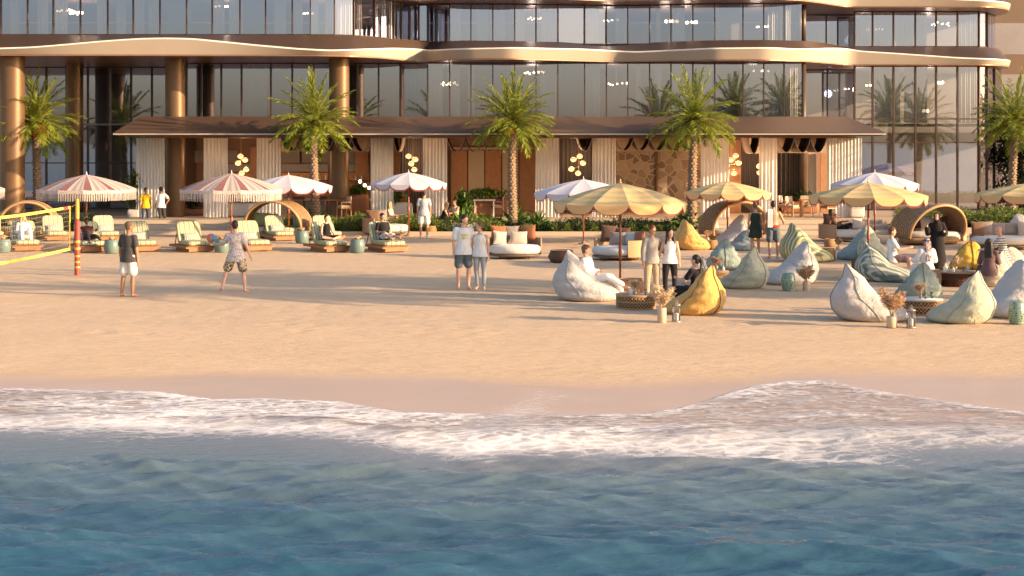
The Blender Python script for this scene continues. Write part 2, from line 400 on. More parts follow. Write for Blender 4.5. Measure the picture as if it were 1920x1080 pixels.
trn = t.nd('ShaderNodeBsdfTransparent'); mx = t.nd('ShaderNodeMixShader')
al = t.math('MAXIMUM', covA, fo, clamp=True); t.L(al, mx.inputs[0]); t.L(trn.outputs[0], mx.inputs[1]); t.L(t.b.outputs[0], mx.inputs[2]); t.L(mx.outputs[0], t.out.inputs[0])
sea = np_grid('sea_water', sx, sy, Z, t.m, {'foam': env, 'depth': depth, 'cover': cover}, keep=(Y < eY + .02)); tag(sea, kind='structure')
# ================================================================ hotel building
hotel = thing('hotel_building', 'tall curved hotel with bronze columns, wavy pale floor bands and tinted glass', 'building', (0, 70, 0))
OFF = Vector((0, -70, 0))
def hb_(mb, name, mats, smooth=False, par=None, ang=None):
    mb.v = [tuple(Vector(v) + OFF) for v in mb.v]; return mb.build(name, mats, par or hotel, smooth, ang)
LOW = [(-500, 103), (-200, 103), (0, 104), (600, 105), (660, 106), (710, 109), (750, 113), (790, 117.5), (802, 117.3), (825, 113.5), (870, 111.5), (960, 111), (1070, 114), (1150, 116), (1240, 115), (1340, 113), (1440, 113), (1500, 115), (1540, 118), (1572, 121), (1590, 122), (1700, 122), (1860, 122), (1888, 122.5), (1932, 122.5)]
LIPY = [(-500, 95), (-200, 94), (0, 90), (60, 88), (110, 84), (200, 76), (260, 72), (310, 71), (360, 72), (430, 79), (480, 84), (560, 91), (620, 94), (680, 92), (740, 90), (788, 92), (802, 94), (870, 91), (960, 89), (1100, 92), (1190, 97), (1260, 94), (1340, 90), (1440, 89), (1500, 92), (1560, 90), (1590, 91), (1606, 95), (1700, 101), (1800, 108), (1860, 110), (1902, 110)]
TOPY = [(-500, 66), (600, 66), (660, 67), (700, 70), (750, 75), (792, 79), (810, 78), (870, 76), (960, 77), (1050, 79), (1130, 82), (1200, 81), (1330, 76), (1440, 75), (1520, 77), (1560, 82), (1592, 88), (1860, 88), (1900, 90), (1932, 94)]
def ribbon(z_low, z_top, name, lipk=1.0, back=86):
    n = 300; xs = np.linspace(-500, 1932, n); lo = interp(xs, LOW); li = interp(xs, LIPY); to = interp(xs, TOPY)
    k = np.array([1, 2, 3, 2, 1]) / 9.
    lo, li, to = [np.convolve(np.pad(a, 2, 'edge'), k, 'valid') for a in (lo, li, to)]
    Yf = F * 3.45 / (HY - lo); Yt = F * 4.4 / (HY - to); zl = CZ + (HY - li) * Yf / F
    mbs = [MB(), MB(), MB(), MB()]
    rows = []
    for i in range(n):
        x = PX(xs[i], Yf[i]); d = z_low - 7.05; zt = z_top; zlip = zl[i] + d
        end = min(1, (n - 1 - i) / 12.); Yf_ = Yf[i] + (1 - sqrt(max(0, 1 - (1 - end) ** 2))) * 4
        rows.append([Vector((x, back, z_low)), Vector((x, Yf_ + .12, z_low)), Vector((x, Yf_ + .12, z_low + .05)), Vector((x, Yf_ + .1, z_low + .05)), Vector((x, Yf_ - .12, zlip - .05)), Vector((x, Yf_ - .12, zlip)), Vector((x, Yf_ + .25, zlip + .03)), Vector((x, max(Yt[i] - .08, Yf_ + .4), zt)), Vector((x, back, zt))])
    def strip(mb, a, b):
        vs = []; fs = []
        for i, r in enumerate(rows): vs += [r[a], r[b]]
        for i in range(n - 1): fs.append((2 * i, 2 * i + 2, 2 * i + 3, 2 * i + 1))
        mb.add(vs, fs)
    strip(mbs[0], 0, 1); strip(mbs[0], 1, 2); strip(mbs[1], 3, 4); strip(mbs[2], 4, 5); strip(mbs[2], 5, 6); strip(mbs[3], 6, 7); strip(mbs[3], 7, 8)
    e = rows[-1]; mbs[3].add(e, [tuple(range(9))]); e = rows[0]; mbs[3].add(e, [tuple(range(9))])
    hb_(mbs[3], 'floor_slab', BRONZE, True, ang=40); hb_(mbs[0], 'soffit', SOFFIT); hb_(mbs[1], 'fascia', CHAMP, True); hb_(mbs[2], 'fascia_lip', LIP, True)
    return xs, Yf, Yt
ribbon(7.05, 8.0, 'a'); ribbon(9.68, 10.6, 'b')
def windows(pxs, Yfun, z0, z1, mat=GLASS, deep=.12, rail=None, mw=.045):
    """glass panes between the given picture columns, each with the mullion on its left side"""
    P = [Vector((PX(x, Yfun(x)), Yfun(x), 0)) for x in pxs]
    for a, b in zip(P, P[1:]):
        m = MB(); z_0 = z0; m.add([(a.x, a.y, z_0), (b.x, b.y, z_0), (b.x, b.y, z1), (a.x, a.y, z1)], [(0, 1, 2, 3)])
        o = hb_(m, 'window', mat)
        f = MB(); d = (b - a).normalized(); ang = math.atan2(d.y, d.x)
        f.box((a.x, a.y - .02, (z0 + z1) / 2), (mw, deep, z1 - z0 - .01), ang)
        mid = (a + b) / 2; L = (b - a).length - mw
        for zz, h in ((z0 + .03, .05), (z1 - .03, .05)) + tuple((r, .05) for r in (rail or ())):
            f.box((mid.x, mid.y - .012, zz), (L, .06, h), ang)
        hb_(f, 'mullion', MULL, par=o)
def ft(pts): return lambda x: float(np.interp(x, [p[0] for p in pts], [p[1] for p in pts]))
def F3Y(x):
    a = float(F * 4.4 / (HY - interp(x, TOPY))) + .12; k = min(1, max(0, (x - 815) / 60)) * min(1, max(0, (1510 - x) / 60)); return lerp(a, 70.9, .6 * k)
lx3 = [-60, 2, 52, 100, 151, 202, 250, 300, 350, 398, 450, 498, 548, 582, 627, 663, 702, 737, 752, 768, 786, 802]
windows(lx3, F3Y, 8.0, 9.68)
mx_ = [802, 843, 883, 924, 965, 1005, 1046, 1096, 1137, 1177, 1218, 1258, 1299, 1340, 1393, 1432, 1470, 1503]
windows(mx_, F3Y, 7.9, 9.68)
rx_ = [1602, 1636, 1675, 1716, 1755, 1795, 1835]
windows([1510, 1549, 1601], lambda x: 76.7, 8.0, 9.68); windows(rx_, lambda x: 74.8, 8.0, 9.68, mw=.06)
windows([1835, 1850, 1866], ft([(1835, 74.8), (1850, 75.3), (1866, 77.5)]), 8.0, 9.68)
windows([-60, -10, 42, 87, 125, 165, 204, 246, 285, 330, 352], lambda x: 74.0, .46, 7.05, rail=(2.6,), mw=.08)
windows([350, 378, 415, 453, 508, 548, 588, 628, 670, 710, 751, 802], lambda x: 70.3 if x < 790 else 70.0, 4.4, 7.05, mw=.07)
m = MB(); m.box((PX(350, 70.3) - .12, 72.2, 3.75), (.2, 3.8, 6.6)); hb_(m, 'return_wall', BRONZE)
windows(mx_, lambda x: 70.0, 4.4, 7.05)
windows([1510, 1551, 1601], lambda x: 76.7, .46, 7.05, rail=(4.3, 2.7)); windows(rx_, lambda x: 73.0, .46, 7.05, rail=(4.62, 3.55), mw=.08)
windows([1835, 1850, 1864, 1878], ft([(1835, 73.0), (1850, 73.4), (1864, 74.8), (1878, 77.5)]), .46, 7.05, rail=(4.62, 3.55), mw=.09)
# dark posts where the middle bay turns back
m = MB()
for x, Yp in ((1506, 70.1), (1499, 70.6)): m.cyl((PX(x, Yp), Yp, .46), (PX(x, Yp), Yp, 7.05), .13, n=16); m.cyl((PX(x, 71.4), 71.4, 8), (PX(x, 71.4), 71.4, 9.68), .13, n=16)
hb_(m, 'post', BRONZE, True)
def column(x, Yc, r, z0=.45, z1=7.05):
    m = MB(); X_ = PX(x, Yc); m.lathe([(r, z0), (r, z1)], (X_, Yc, 0), 40, cap=False); m.lathe([(r * 1.04, z1 - .12), (r * 1.04, z1 - .02)], (X_, Yc, 0), 40); hb_(m, 'column', COLM, True, ang=40)
column(23, 65.5, .5); column(328.5, 67, .41); column(636, 67, .42); column(140, 71.5, .38); column(-285, 67, .45)
# interior floors, ceilings and back walls so rooms have depth behind the glass
ROOM = mottled('room_wall', (.27, .25, .25), .8, .8, .25, 0); ROOMW = mottled('room_partition', (.22, .205, .19), .8, .5, .1, 0)
m = MB(); m.box((-9, 82, 3.75), (54, .2, 6.6)); m.box((0, 82, 8.85), (60, .2, 1.6)); m.box((22, 82.5, 3.75), (9, .2, 6.6)); hb_(m, 'back_wall', ROOM)
m = MB()
for x, Yw, z0, z1 in ((15, 67.3, 8.02, 9.66), (336, 67.3, 8.02, 9.66), (475, 67.2, 8.02, 9.66), (1072, 71.6, 8.02, 9.66), (1368, 71.2, 8.02, 9.66), (1575, 77.6, 8.02, 9.66), (493, 71.2, 4.6, 7), (470, 71.2, 4.6, 7), (768, 71.2, 4.6, 7), (787, 71.2, 4.6, 7), (1071, 71, 4.6, 7), (1366, 71, 4.6, 7), (1570, 77.5, 4.6, 7)):
    m.box((PX(x, Yw), Yw + .1, (z0 + z1) / 2), (.95, .12, z1 - z0))
hb_(m, 'partition_wall', ROOMW)
m = MB(); m.box((PX(1300, 77), 77, 5.5), (.02, 1, .02))
m = MB(); m.box((-3, 77.9, 4.38), (62, 8, .08)); hb_(m, 'inner_floor', ROOM)
# side wing beyond the right corner
wing = thing('rear_wing', 'plain brown wall of the next building behind the right-hand palm', 'building', (PX(1990, 88), 90, 0))
m = MB(); m.box((0, 0, 7), (8.2, 6, 14)); m.build('wall', mottled('wing_stone', (.17, .115, .078), .8, 1, .12, .2, 12, .02), wing); m = MB(); m.box((0, -.1, 9.0), (8.3, 6, .12)); m.build('ledge', CHAMP, wing)
# deck, steps and beds
m = MB(); m.box((0, 76, .225), (64, 21.6, .45)); dk = m.build('terrace_floor', PAVE); tag(dk, kind='structure')
STEPM = mottled('step_stone', (.5, .4, .3), .7, 2, .1, .1, 20, .01)
def steps(x0, x1, lab):
    m = MB(); a, b = PX(x0, 63), PX(x1, 63)
    for i, (ya, z) in enumerate(((61.6, .15), (62.9, .30), (64.2, .448))): m.box(((a + b) / 2, (ya + 65.19) / 2, z - .075 if i == 0 else z - .074), (b - a, 65.19 - ya, .15))
    o = m.build('steps', STEPM); tag(o, lab, 'steps', 'wide steps up to the terrace')
steps(190, 452, 'wide pale stone steps behind the left-hand loungers, under the two standing men'); steps(1318, 1668, 'wide pale stone steps leading to the dining terrace on the right')
def bed(x0, x1, lab, h=.15):
    m = MB(); a, b = PX(x0, 62), PX(x1, 62); T = .18
    m.box(((a + b) / 2, 61.2, h / 2), (b - a, T, h)); m.box((a + T / 2, 63.2, h / 2), (T, 3.8, h)); m.box((b - T / 2, 63.2, h / 2), (T, 3.8, h)); 
    o = m.build('planter_kerb', STEPM); tag(o, lab, 'planter', 'stone kerbs round the planting beds')
    m = MB(); m.box(((a + b) / 2, 63.2, h / 2 - .03), (b - a - 2 * T - .02, 3.7, h - .04)); s_ = m.build('bed_soil', mottled('soil', (.06, .04, .028), .95, 4, .3, .5, 30, .02)); tag(s_, kind='structure')
bed(458, 1312, 'long low stone kerb in front of the middle planting bed'); bed(1674, 2200, 'low stone kerb of the right-hand planting bed, by the woven hooded daybed', .3); bed(-300, 186, 'low stone kerb of the left-hand planting bed, behind the net')
# ================================================================ pavilion
pav = thing('beach_restaurant', 'low open-fronted restaurant pavilion with a sloping bronze roof', 'pavilion', (0, 70, 0))
def pv(mb, name, mats, smooth=False, par=None):
    mb.v = [tuple(Vector(v) + OFF) for v in mb.v]; return mb.build(name, mats, par or pav, smooth)
ez = 3.93; xl, xr = PX(212, 63), PX(1662, 63); rl, rr = PX(262, 65.5), PX(1588, 65.5)
m = MB(); zr = PZ(218.5, 65.5)
m.add([(xl, 63, ez), (xr, 63, ez), (rr, 65.5, zr), (rl, 65.5, zr), (xl, 70.0, ez), (xr, 70.0, ez), (rr, 69.9, zr), (rl, 69.9, zr)], [(0, 1, 2, 3), (3, 2, 6, 7), (0, 3, 7, 4), (1, 5, 6, 2), (4, 7, 6, 5)]); pv(m, 'roof', ROOFM)
m = MB(); c = (xl + xr) / 2; W_ = xr - xl
m.box((c, 66.5, ez - .045), (W_ - .02, 7.1, .05), mi=1); m.box((c, 66.55, ez - .1), (W_ - .24, 7.0, .045), mi=0); pv(m, 'roof_edge', [BRONZE, CHAMP])
m = MB(); m.box((c, 68.5, ez - .16), (W_ - 2.2, 8.5, .06)); pv(m, 'ceiling', wood('ceiling_wood', (.32, .15, .08)))
WALLY = 72.2
def panel(x0, x1, y0, y1, Yp, name, mat, th=.1):
    z0, z1 = max(.455, PZ(y1, Yp)), min(3.74, PZ(y0, Yp)); m = MB(); a, b = PX(x0, Yp), PX(x1, Yp); m.box(((a + b) / 2, Yp, (z0 + z1) / 2), (b - a, th, z1 - z0)); return pv(m, name, mat)
WOODP = wood('timber_panel', (.42, .21, .105)); GREYP = mottled('grey_slat', (.28, .25, .24), .7, 3, .15, 0)
panel(272, 1590, 200, 420, 72.6, 'back_wall', mottled('terracotta_wall', (.30, .18, .12), .7, .6, .2, .05))
for i, x in enumerate(range(846, 1002, 32)): panel(x, x + 30, 282, 420, WALLY, 'wall_panel', WOODP if i % 2 == 0 else CREAM)
panel(844, 1003, 276, 280.5, WALLY - .02, 'rail', CREAM)
for x0, x1 in ((355, 382), (428, 445), (527, 562), (566, 598), (604, 636), (655, 688)): panel(x0, x1, 282, 305, WALLY, 'shutter', GREYP)
for x0, x1 in ((527, 615), (655, 692), (427, 470)): panel(x0, x1, 308, 322, WALLY - .05, 'grille', mottled('pale_grille', (.33, .32, .33), .6, 8, .2, 0)); panel(x0, x1, 324, 352, WALLY - .05, 'back_bar', mottled('orange_bar_back', (.62, .3, .13), .5, 5, .2, 0))  # back bar panels are a plain mottled orange
panel(666, 690, 262, 420, WALLY - .1, 'wall_panel', WOODP); panel(740, 752, 262, 420, WALLY - .1, 'wall_panel', WOODP); panel(470, 481, 275, 420, WALLY - .1, 'wall_panel', WOODP); panel(1368, 1389, 262, 420, WALLY - 2, 'wall_panel', WOODP); panel(1538, 1550, 285, 420, WALLY - 1.5, 'wall_panel', WOODP); panel(1515, 1530, 285, 420, WALLY - 1.3, 'wall_panel', CREAM)
panel(1458, 1512, 262, 420, 70.6, 'opening_shade_panel', DARKIN)  # solid near-black panel: the shade inside the opening is put into its colour
# rubble stone wall
t = NT('rubble_stone'); v = t.coord('Object', (1, 1, 1)); vo = t.nd('ShaderNodeTexVoronoi', feature='DISTANCE_TO_EDGE'); vo.inputs['Scale'].default_value = 2.6; vc = t.nd('ShaderNodeTexVoronoi'); vc.inputs['Scale'].default_value = 2.6
nz = t.noise(v, 2, 3); t.L(v, vo.inputs['Vector']); t.L(v, vc.inputs['Vector'])
sc = t.ramp(vc.outputs['Color'], [(0, (.10, .06, .045)), (.4, (.14, .09, .065)), (.6, (.30, .22, .16)), (.85, (.38, .30, .22)), (1, (.26, .13, .07))])
t.base(t.mix(t.ramp(vo.outputs[0], [(.03, 0), (.06, 1)]), (.36, .31, .25), t.mix(t.math('MULTIPLY', nz, .5), sc, (.35, .25, .17)))); t.set(rough=.85); t.bump(vo.outputs[0], .6, .05)
panel(1152, 1318, 262, 420, 71.2, 'stone_wall', t.m, .3); panel(1230, 1233, 262, 420, 71.0, 'pipe', COLM)
TANV = fabric('tan_valance', (.42, .31, .22))
for x0, x1, y1 in ((527, 692, 284), (1156, 1314, 284), (1459, 1550, 287), (1403, 1424, 288)): panel(x0, x1, 250, y1, 69.3, 'valance_panel', TANV, .04)
# counter
panel(527, 690, 376, 408, 69.6, 'bar_counter', mottled('counter_stone', (.4, .35, .31), .5, 4, .15, 0), .6); panel(522, 700, 373, 376, 69.5, 'counter_top', mottled('counter_top', (.6, .55, .5), .3, 4, .1, 0), .9)
panel(385, 480, 398, 412, 70, 'low_counter', CREAM, .6)
# vaulted fabric swags under the ceiling
SWAG = fabric('swag_cloth', (.10, .07, .055)); SWEDGE = mottled('swag_hem', (.5, .4, .33), .8)
for x0, x1, n, y1 in ((527, 560, 1, 283), (560, 692, 4, 284), (738, 754, 1, 285), (838, 1002, 5, 285), (1084, 1110, 1, 283), (1156, 1314, 5, 282), (1403, 1424, 1, 288), (1459, 1550, 3, 286)):
    for k in range(n):
        a, b = PX(lerp(x0, x1, k / n), 66.6), PX(lerp(x0, x1, (k + 1) / n), 66.6); zt = 3.74; zb = PZ(y1, 66.6)
        def fn(u, v): return (lerp(a, b, u), 66.6 + v * 2.2, zt - (zt - zb) * sin(pi * u) ** .75)
        m = MB(); m.grid(15, 4, fn); m.tube([Vector(fn(i / 14, 0)) + Vector((0, -.01, 0)) for i in range(15)], .018, 6, 1); pv(m, 'ceiling_swag', [SWAG, SWEDGE], True)
# ================================================================ curtains
def curtain_mesh(w_, h, folds, amp, seed=0, sheer=False):
    r = random.Random(seed); ph = [r.uniform(0, 6.28) for _ in range(4)]; m = MB(); nu = folds * 8 + 1
    def fn(u, v): 
        s_ = u * folds * 2 * pi + .6 * sin(u * 9 + ph[0]); k = .6 + .4 * v
        return ((u - .5) * w_ + .25 * amp * cos(s_ * 2 + ph[3]), amp * k * (sin(s_) + .35 * sin(s_ * .47 + ph[1])), h * (1 - v))
    m.grid(nu, 5, fn); return m
SHEER = NT('sheer_curtain'); SHEER.base((.74, .72, .70)); SHEER.set(rough=.9, spec=.1)
_t = SHEER; tr = _t.nd('ShaderNodeBsdfTransparent'); tl = _t.nd('ShaderNodeBsdfTranslucent'); tl.inputs[0].default_value = (.72, .69, .66, 1); m1 = _t.nd('ShaderNodeMixShader'); m1.inputs[0].default_value = .12; m2 = _t.nd('ShaderNodeMixShader'); m2.inputs[0].default_value = .10
_t.L(_t.b.outputs[0], m1.inputs[1]); _t.L(tl.outputs[0], m1.inputs[2]); _t.L(m1.outputs[0], m2.inputs[1]); _t.L(tr.outputs[0], m2.inputs[2]); _t.L(m2.outputs[0], _t.out.inputs[0]); SHEER = _t.m
OUTC = NT('outdoor_linen'); _t = OUTC; _t.base((.86, .85, .83)); _t.set(rough=.9, spec=.1); tl = _t.nd('ShaderNodeBsdfTranslucent'); tl.inputs[0].default_value = (.76, .72, .66, 1); m1 = _t.nd('ShaderNodeMixShader'); m1.inputs[0].default_value = .42
_t.L(_t.b.outputs[0], m1.inputs[1]); _t.L(tl.outputs[0], m1.inputs[2]); _t.L(m1.outputs[0], _t.out.inputs[0]); OUTC = _t.m
CUR = [(255, 309), (382, 427), (481, 526), (695, 738), (793, 838), (1004, 1048), (1110, 1155), (1314, 1367), (1423, 1457), (1550, 1616)]
WH = ['beside the left bronze column', 'behind the right-hand fringed parasol', 'left of the second palm', 'left of the plain white parasol with the standing man', 'behind the white parasol, right edge', 'just right of the middle palm', 'left of the stone wall', 'right of the fourth palm', 'narrow, left of the dark opening', 'wide, at the right end of the pavilion']
for i, (x0, x1) in enumerate(CUR):
    Yc = 66.0; a, b = PX(x0, Yc), PX(x1, Yc); m = curtain_mesh(b - a, 3.26, max(5, int((x1 - x0) / 6)), .034, i)
    o = m.build('curtain', OUTC, None, True); o.location = ((a + b) / 2, Yc, .47); tag(o, 'cream floor-length terrace curtain, ' + WH[i], 'curtain', 'cream curtains tied along the pavilion front')
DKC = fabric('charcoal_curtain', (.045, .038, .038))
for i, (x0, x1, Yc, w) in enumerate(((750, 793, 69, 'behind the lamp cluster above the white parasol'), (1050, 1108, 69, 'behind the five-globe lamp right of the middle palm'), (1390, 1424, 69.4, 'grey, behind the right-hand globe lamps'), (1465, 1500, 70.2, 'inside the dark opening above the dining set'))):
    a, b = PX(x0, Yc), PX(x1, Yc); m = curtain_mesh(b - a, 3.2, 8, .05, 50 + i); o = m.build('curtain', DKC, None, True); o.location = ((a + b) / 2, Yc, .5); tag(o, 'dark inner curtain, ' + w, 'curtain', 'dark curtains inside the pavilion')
ups = [(738, 750), (770, 784), (788, 800), (18, 34), (70, 90), (103, 127), (182, 200), (218, 237), (252, 270), (279, 298), (400, 422), (430, 456), (514, 536), (550, 568), (583, 597), (610, 628), (632, 660), (668, 678), (704, 735), (812, 834), (846, 864), (893, 915), (926, 946), (966, 983), (1014, 1042), (1098, 1123), (1154, 1174), (1230, 1238), (1261, 1284), (1440, 1466), (1471, 1482), (1612, 1634), (1640, 1673), (1680, 1713), (1718, 1737), (1798, 1832), (1848, 1862)]
ups.sort()
for i, (x0, x1) in enumerate(ups):
    Yc = (F3Y((x0 + x1) / 2) if x0 < 1503 else (75.0 if x0 < 1840 else 77)) + .45; a, b = PX(x0, Yc), PX(x1, Yc); m = curtain_mesh(b - a, 1.62, max(3, int((x1 - x0) / 4)), .04, 100 + i)
    o = m.build('curtain', SHEER, None, True); o.location = ((a + b) / 2, Yc, 8.02); tag(o, f'sheer white curtain in the top row of windows, {nth(i)} from the left', 'curtain', 'sheer curtains behind the top row of windows')
mids = [(352, 372, 70.3), (455, 500, 70.3), (753, 799, 70.3), (805, 830, 70), (846, 862, 70), (878, 890, 70), (1012, 1042, 70), (1098, 1125, 70), (1192, 1202, 70), (1228, 1240, 70), (1262, 1282, 70), (1315, 1335, 70), (1395, 1428, 70), (1434, 1466, 70), (1470, 1496, 70), (1640, 1672, 73), (1678, 1688, 73), (1695, 1714, 73), (1719, 1738, 73), (1798, 1832, 73), (1842, 1850, 74.5)]
for i, (x0, x1, Yc) in enumerate(mids):
    Yc += .45; a, b = PX(x0, Yc), PX(x1, Yc); m = curtain_mesh(b - a, 2.55, max(3, int((x1 - x0) / 4)), .04, 200 + i)
    o = m.build('curtain', SHEER, None, True); o.location = ((a + b) / 2, Yc, 4.45); tag(o, f'sheer white curtain in the windows over the pavilion roof, {nth(i)} from the left', 'curtain', 'sheer curtains in the windows over the pavilion')
# ================================================================ lamps
GLOBE = emit('lit_globe', (1, .55, .22), 1.0); GLOW = emit('lit_bulb', (1, .7, .4), 5); BRASS = mottled('brass', (.6, .38, .15), .3, 2, .05, 0, metal=.8)
def globes(x, Yl, ztop, pts, lab, r=.125, hang=True):
    o = thing('pendant_lamp', lab, 'lamp', (PX(x, Yl), Yl, ztop), 0, 'clusters of glowing globe lamps')
    m = MB(); zb = min(PZ(p[1], Yl) for p in pts) - ztop; m.cyl((0, 0, zb), (0, 0, 0), .012, n=6)
    P = []
    for px, py in pts:
        q = Vector((PX(px, Yl) - PX(x, Yl), rnd.uniform(-.08, .08), PZ(py, Yl) - ztop)); P.append(q); m.cyl((0, 0, q.z + .1), q, .01, n=5)
    m.build('stem', BRASS, o)
    ld = bpy.data.lights.new('lamp_light', 'POINT'); ld.energy = 50; ld.color = (1, .6, .32); ld.shadow_soft_size = .15; lo_ = bpy.data.objects.new('lamp_light', ld); lo_.location = (0, .5, zb * .6); link(lo_, o)
    for q in P:
        g = MB(); g.ell(q, (r, r, r * .85), 14); g.build('globe', GLOBE, o, True); g2 = MB(); g2.lathe([(r * .5, 0), (r * 1.03, .02), (r * 1.05, .035), (r * .6, .05)], q + Vector((0, 0, .02)), 14); g2.build('cap', BRASS, o, True)
globes(452, 67.5, 3.7, [(451, 293), (460, 300), (446, 306), (462, 318), (453, 325)], 'globe lamp cluster hanging above the right-hand fringed parasol')
globes(774, 67.5, 3.7, [(766, 293), (779, 299), (771, 307), (777, 318)], 'four-globe lamp cluster hanging above the white parasol with the standing man')
globes(1085, 67.5, 3.7, [(1087, 293), (1075, 299), (1093, 306), (1071, 317), (1084, 325)], 'five-globe lamp cluster hanging above the lavender parasol')
globes(1378, 67.5, 3.7, [(1379, 292), (1370, 300), (1385, 306), (1363, 312), (1363, 322), (1376, 325)], 'globe lamp cluster hanging above the yellow parasol beside the fourth palm')
globes(1424, 67.5, 3.7, [(1424, 312), (1424, 324)], 'two glowing globes in front of the narrow pavilion curtain')
def chand(x, y, Yl, n, spread, ztop, lab, r=.05):
    o = thing('chandelier', lab, 'lamp', (PX(x, Yl), Yl, ztop), 0, 'chandeliers behind the upper windows'); m = MB(); c = Vector((0, 0, PZ(y, Yl) - ztop)); m.cyl(c, (0, 0, 0), .01, n=5); g = MB()
    for k in range(n):
        a = k * 2.4; q = c + Vector((spread * cos(a) * (.4 + .6 * rnd.random()), .2 * sin(a), spread * .6 * sin(a * 1.3))); m.cyl(c, q, .008, n=4); g.ell(q, (r, r, r), 8)
    m.build('stem', BRASS, o); g.build('bulb', GLOW, o, True); ld = bpy.data.lights.new('lamp_light', 'POINT'); ld.energy = 16; ld.color = (1, .84, .70); ld.shadow_soft_size = .2; lo_ = bpy.data.objects.new('lamp_light', ld); lo_.location = (0, 2.2, c.z - .1); link(lo_, o)
for (x, y, Yl, n, sp, zt, lab, r) in [(118, 20, 67.3, 6, .4, 9.66, 'small glowing chandelier in the top row above the first palm', .05), (145, 24, 67.3, 8, .4, 9.66, 'branched glowing chandelier in the top row right of the first palm', .06), (412, 12, 67.3, 4, .4, 9.66, 'sparse glowing bulbs in the top row above the second palm', .05), (577, 25, 67.2, 5, .3, 9.66, 'faint chandelier behind a sheer curtain in the top row', .04), (1000, 35, 71.8, 8, .4, 9.66, 'starburst chandelier in the top row above the middle palm', .03), (1145, 38, 72.5, 7, .4, 9.66, 'scattered small bulbs in the top row between middle and fourth palms', .03), (1256, 40, 72.2, 4, .35, 9.66, 'pair of large glowing globes in the top row above the fourth palm', .08), (1296, 42, 72.2, 6, .3, 9.66, 'cluster of glowing globes in the top row just right of the pair', .07), (1432, 50, 71.8, 6, .35, 9.66, 'small glowing chandelier in the top row near the bay corner', .04), (1640, 55, 75.8, 5, .6, 9.66, 'thin glowing chandelier in the first right-hand top windows', .04), (1762, 45, 75.8, 9, .7, 9.66, 'wide branched chandelier in the right-hand top windows', .035), (840, 157, 71.3, 14, .45, 7, 'bushy chandelier behind the glass left of the middle palm', .04), (1000, 136, 71.3, 7, .6, 7, 'row of small glowing globes behind the middle palm crown', .05), (1155, 157, 71.3, 7, .6, 7, 'spread of tiny bulbs between the middle and fourth palms', .04), (1425, 133, 71.3, 4, .4, 7, 'few bulbs beside the sunlit curtains right of the fourth palm', .05), (1630, 160, 74.2, 5, .2, 7, 'small glittering lamp in the first right-hand lower window', .04), (1764, 155, 74.2, 6, .14, 7, 'round ring-shaped lamp in the right-hand lower windows', .07), (1735, 208, 74.2, 3, .15, 7, 'low glowing table lamp globe in the right-hand lower windows', .08)]:
    chand(x, y, Yl, n, sp, zt, lab, r)
# ================================================================ vegetation
FROND = foliage('palm_frond_leaf', (.04, .10, .012), (.30, .33, .035)); LEAF = foliage('glossy_leaf', (.03, .08, .014), (.12, .21, .03)); GRASSL = foliage('strap_leaf', (.06, .11, .018), (.17, .20, .04)); DKLEAF = foliage('dark_leaf', (.012, .028, .01), (.03, .055, .015))
def bark():
    t = NT('palm_bark'); v = t.coord('Object', (1, 1, 1)); n = t.noise(v, 14, 4); t.base(t.mix(n, (.07, .042, .028), (.36, .25, .16))); t.set(rough=.9); t.bump(n, .8, .02); return t.m
BARK = bark()
def blade(m, p, d, up, L, w, droop, n=3, mi=0):
    d = d.normalized(); side = d.cross(up)
    if side.length < 1e-3: side = Vector((1, 0, 0))
    side.normalize(); vs = []
    for i in range(n + 1):
        u = i / n; q = p + d * (L * u) - Vector((0, 0, droop * L * u * u)); ww = w * (sin(pi * min(1, .18 + u * .82)) ** .8 if u < 1 else 0) / 2
        vs += [q - side * ww, q + side * ww]
    m.add(vs, [(2 * i, 2 * i + 1, 2 * i + 3, 2 * i + 2) for i in range(n)], mi)
def vblade(m, p, d, L, w, droop, n=5, fold=.45, roll=0):
    d = d.normalized(); up = Vector((0, 0, 1)); side = d.cross(up)
    if side.length < 1e-3: side = Vector((1, 0, 0))
    side = Matrix.Rotation(roll, 3, d) @ side.normalized(); nn = side.cross(d); vs = []
    for i in range(n + 1):
        u = i / n; q = p + d * (L * u) - Vector((0, 0, droop * L * u * u)); ww = w * (sin(pi * min(1, .2 + u * .8)) ** .8 if u < 1 else 0) / 2
        vs += [q - side * ww + nn * ww * fold, q - nn * ww * fold, q + side * ww + nn * ww * fold]
    m.add(vs, [f for i in range(n) for f in ((3 * i, 3 * i + 1, 3 * i + 4, 3 * i + 3), (3 * i + 1, 3 * i + 2, 3 * i + 5, 3 * i + 4))])
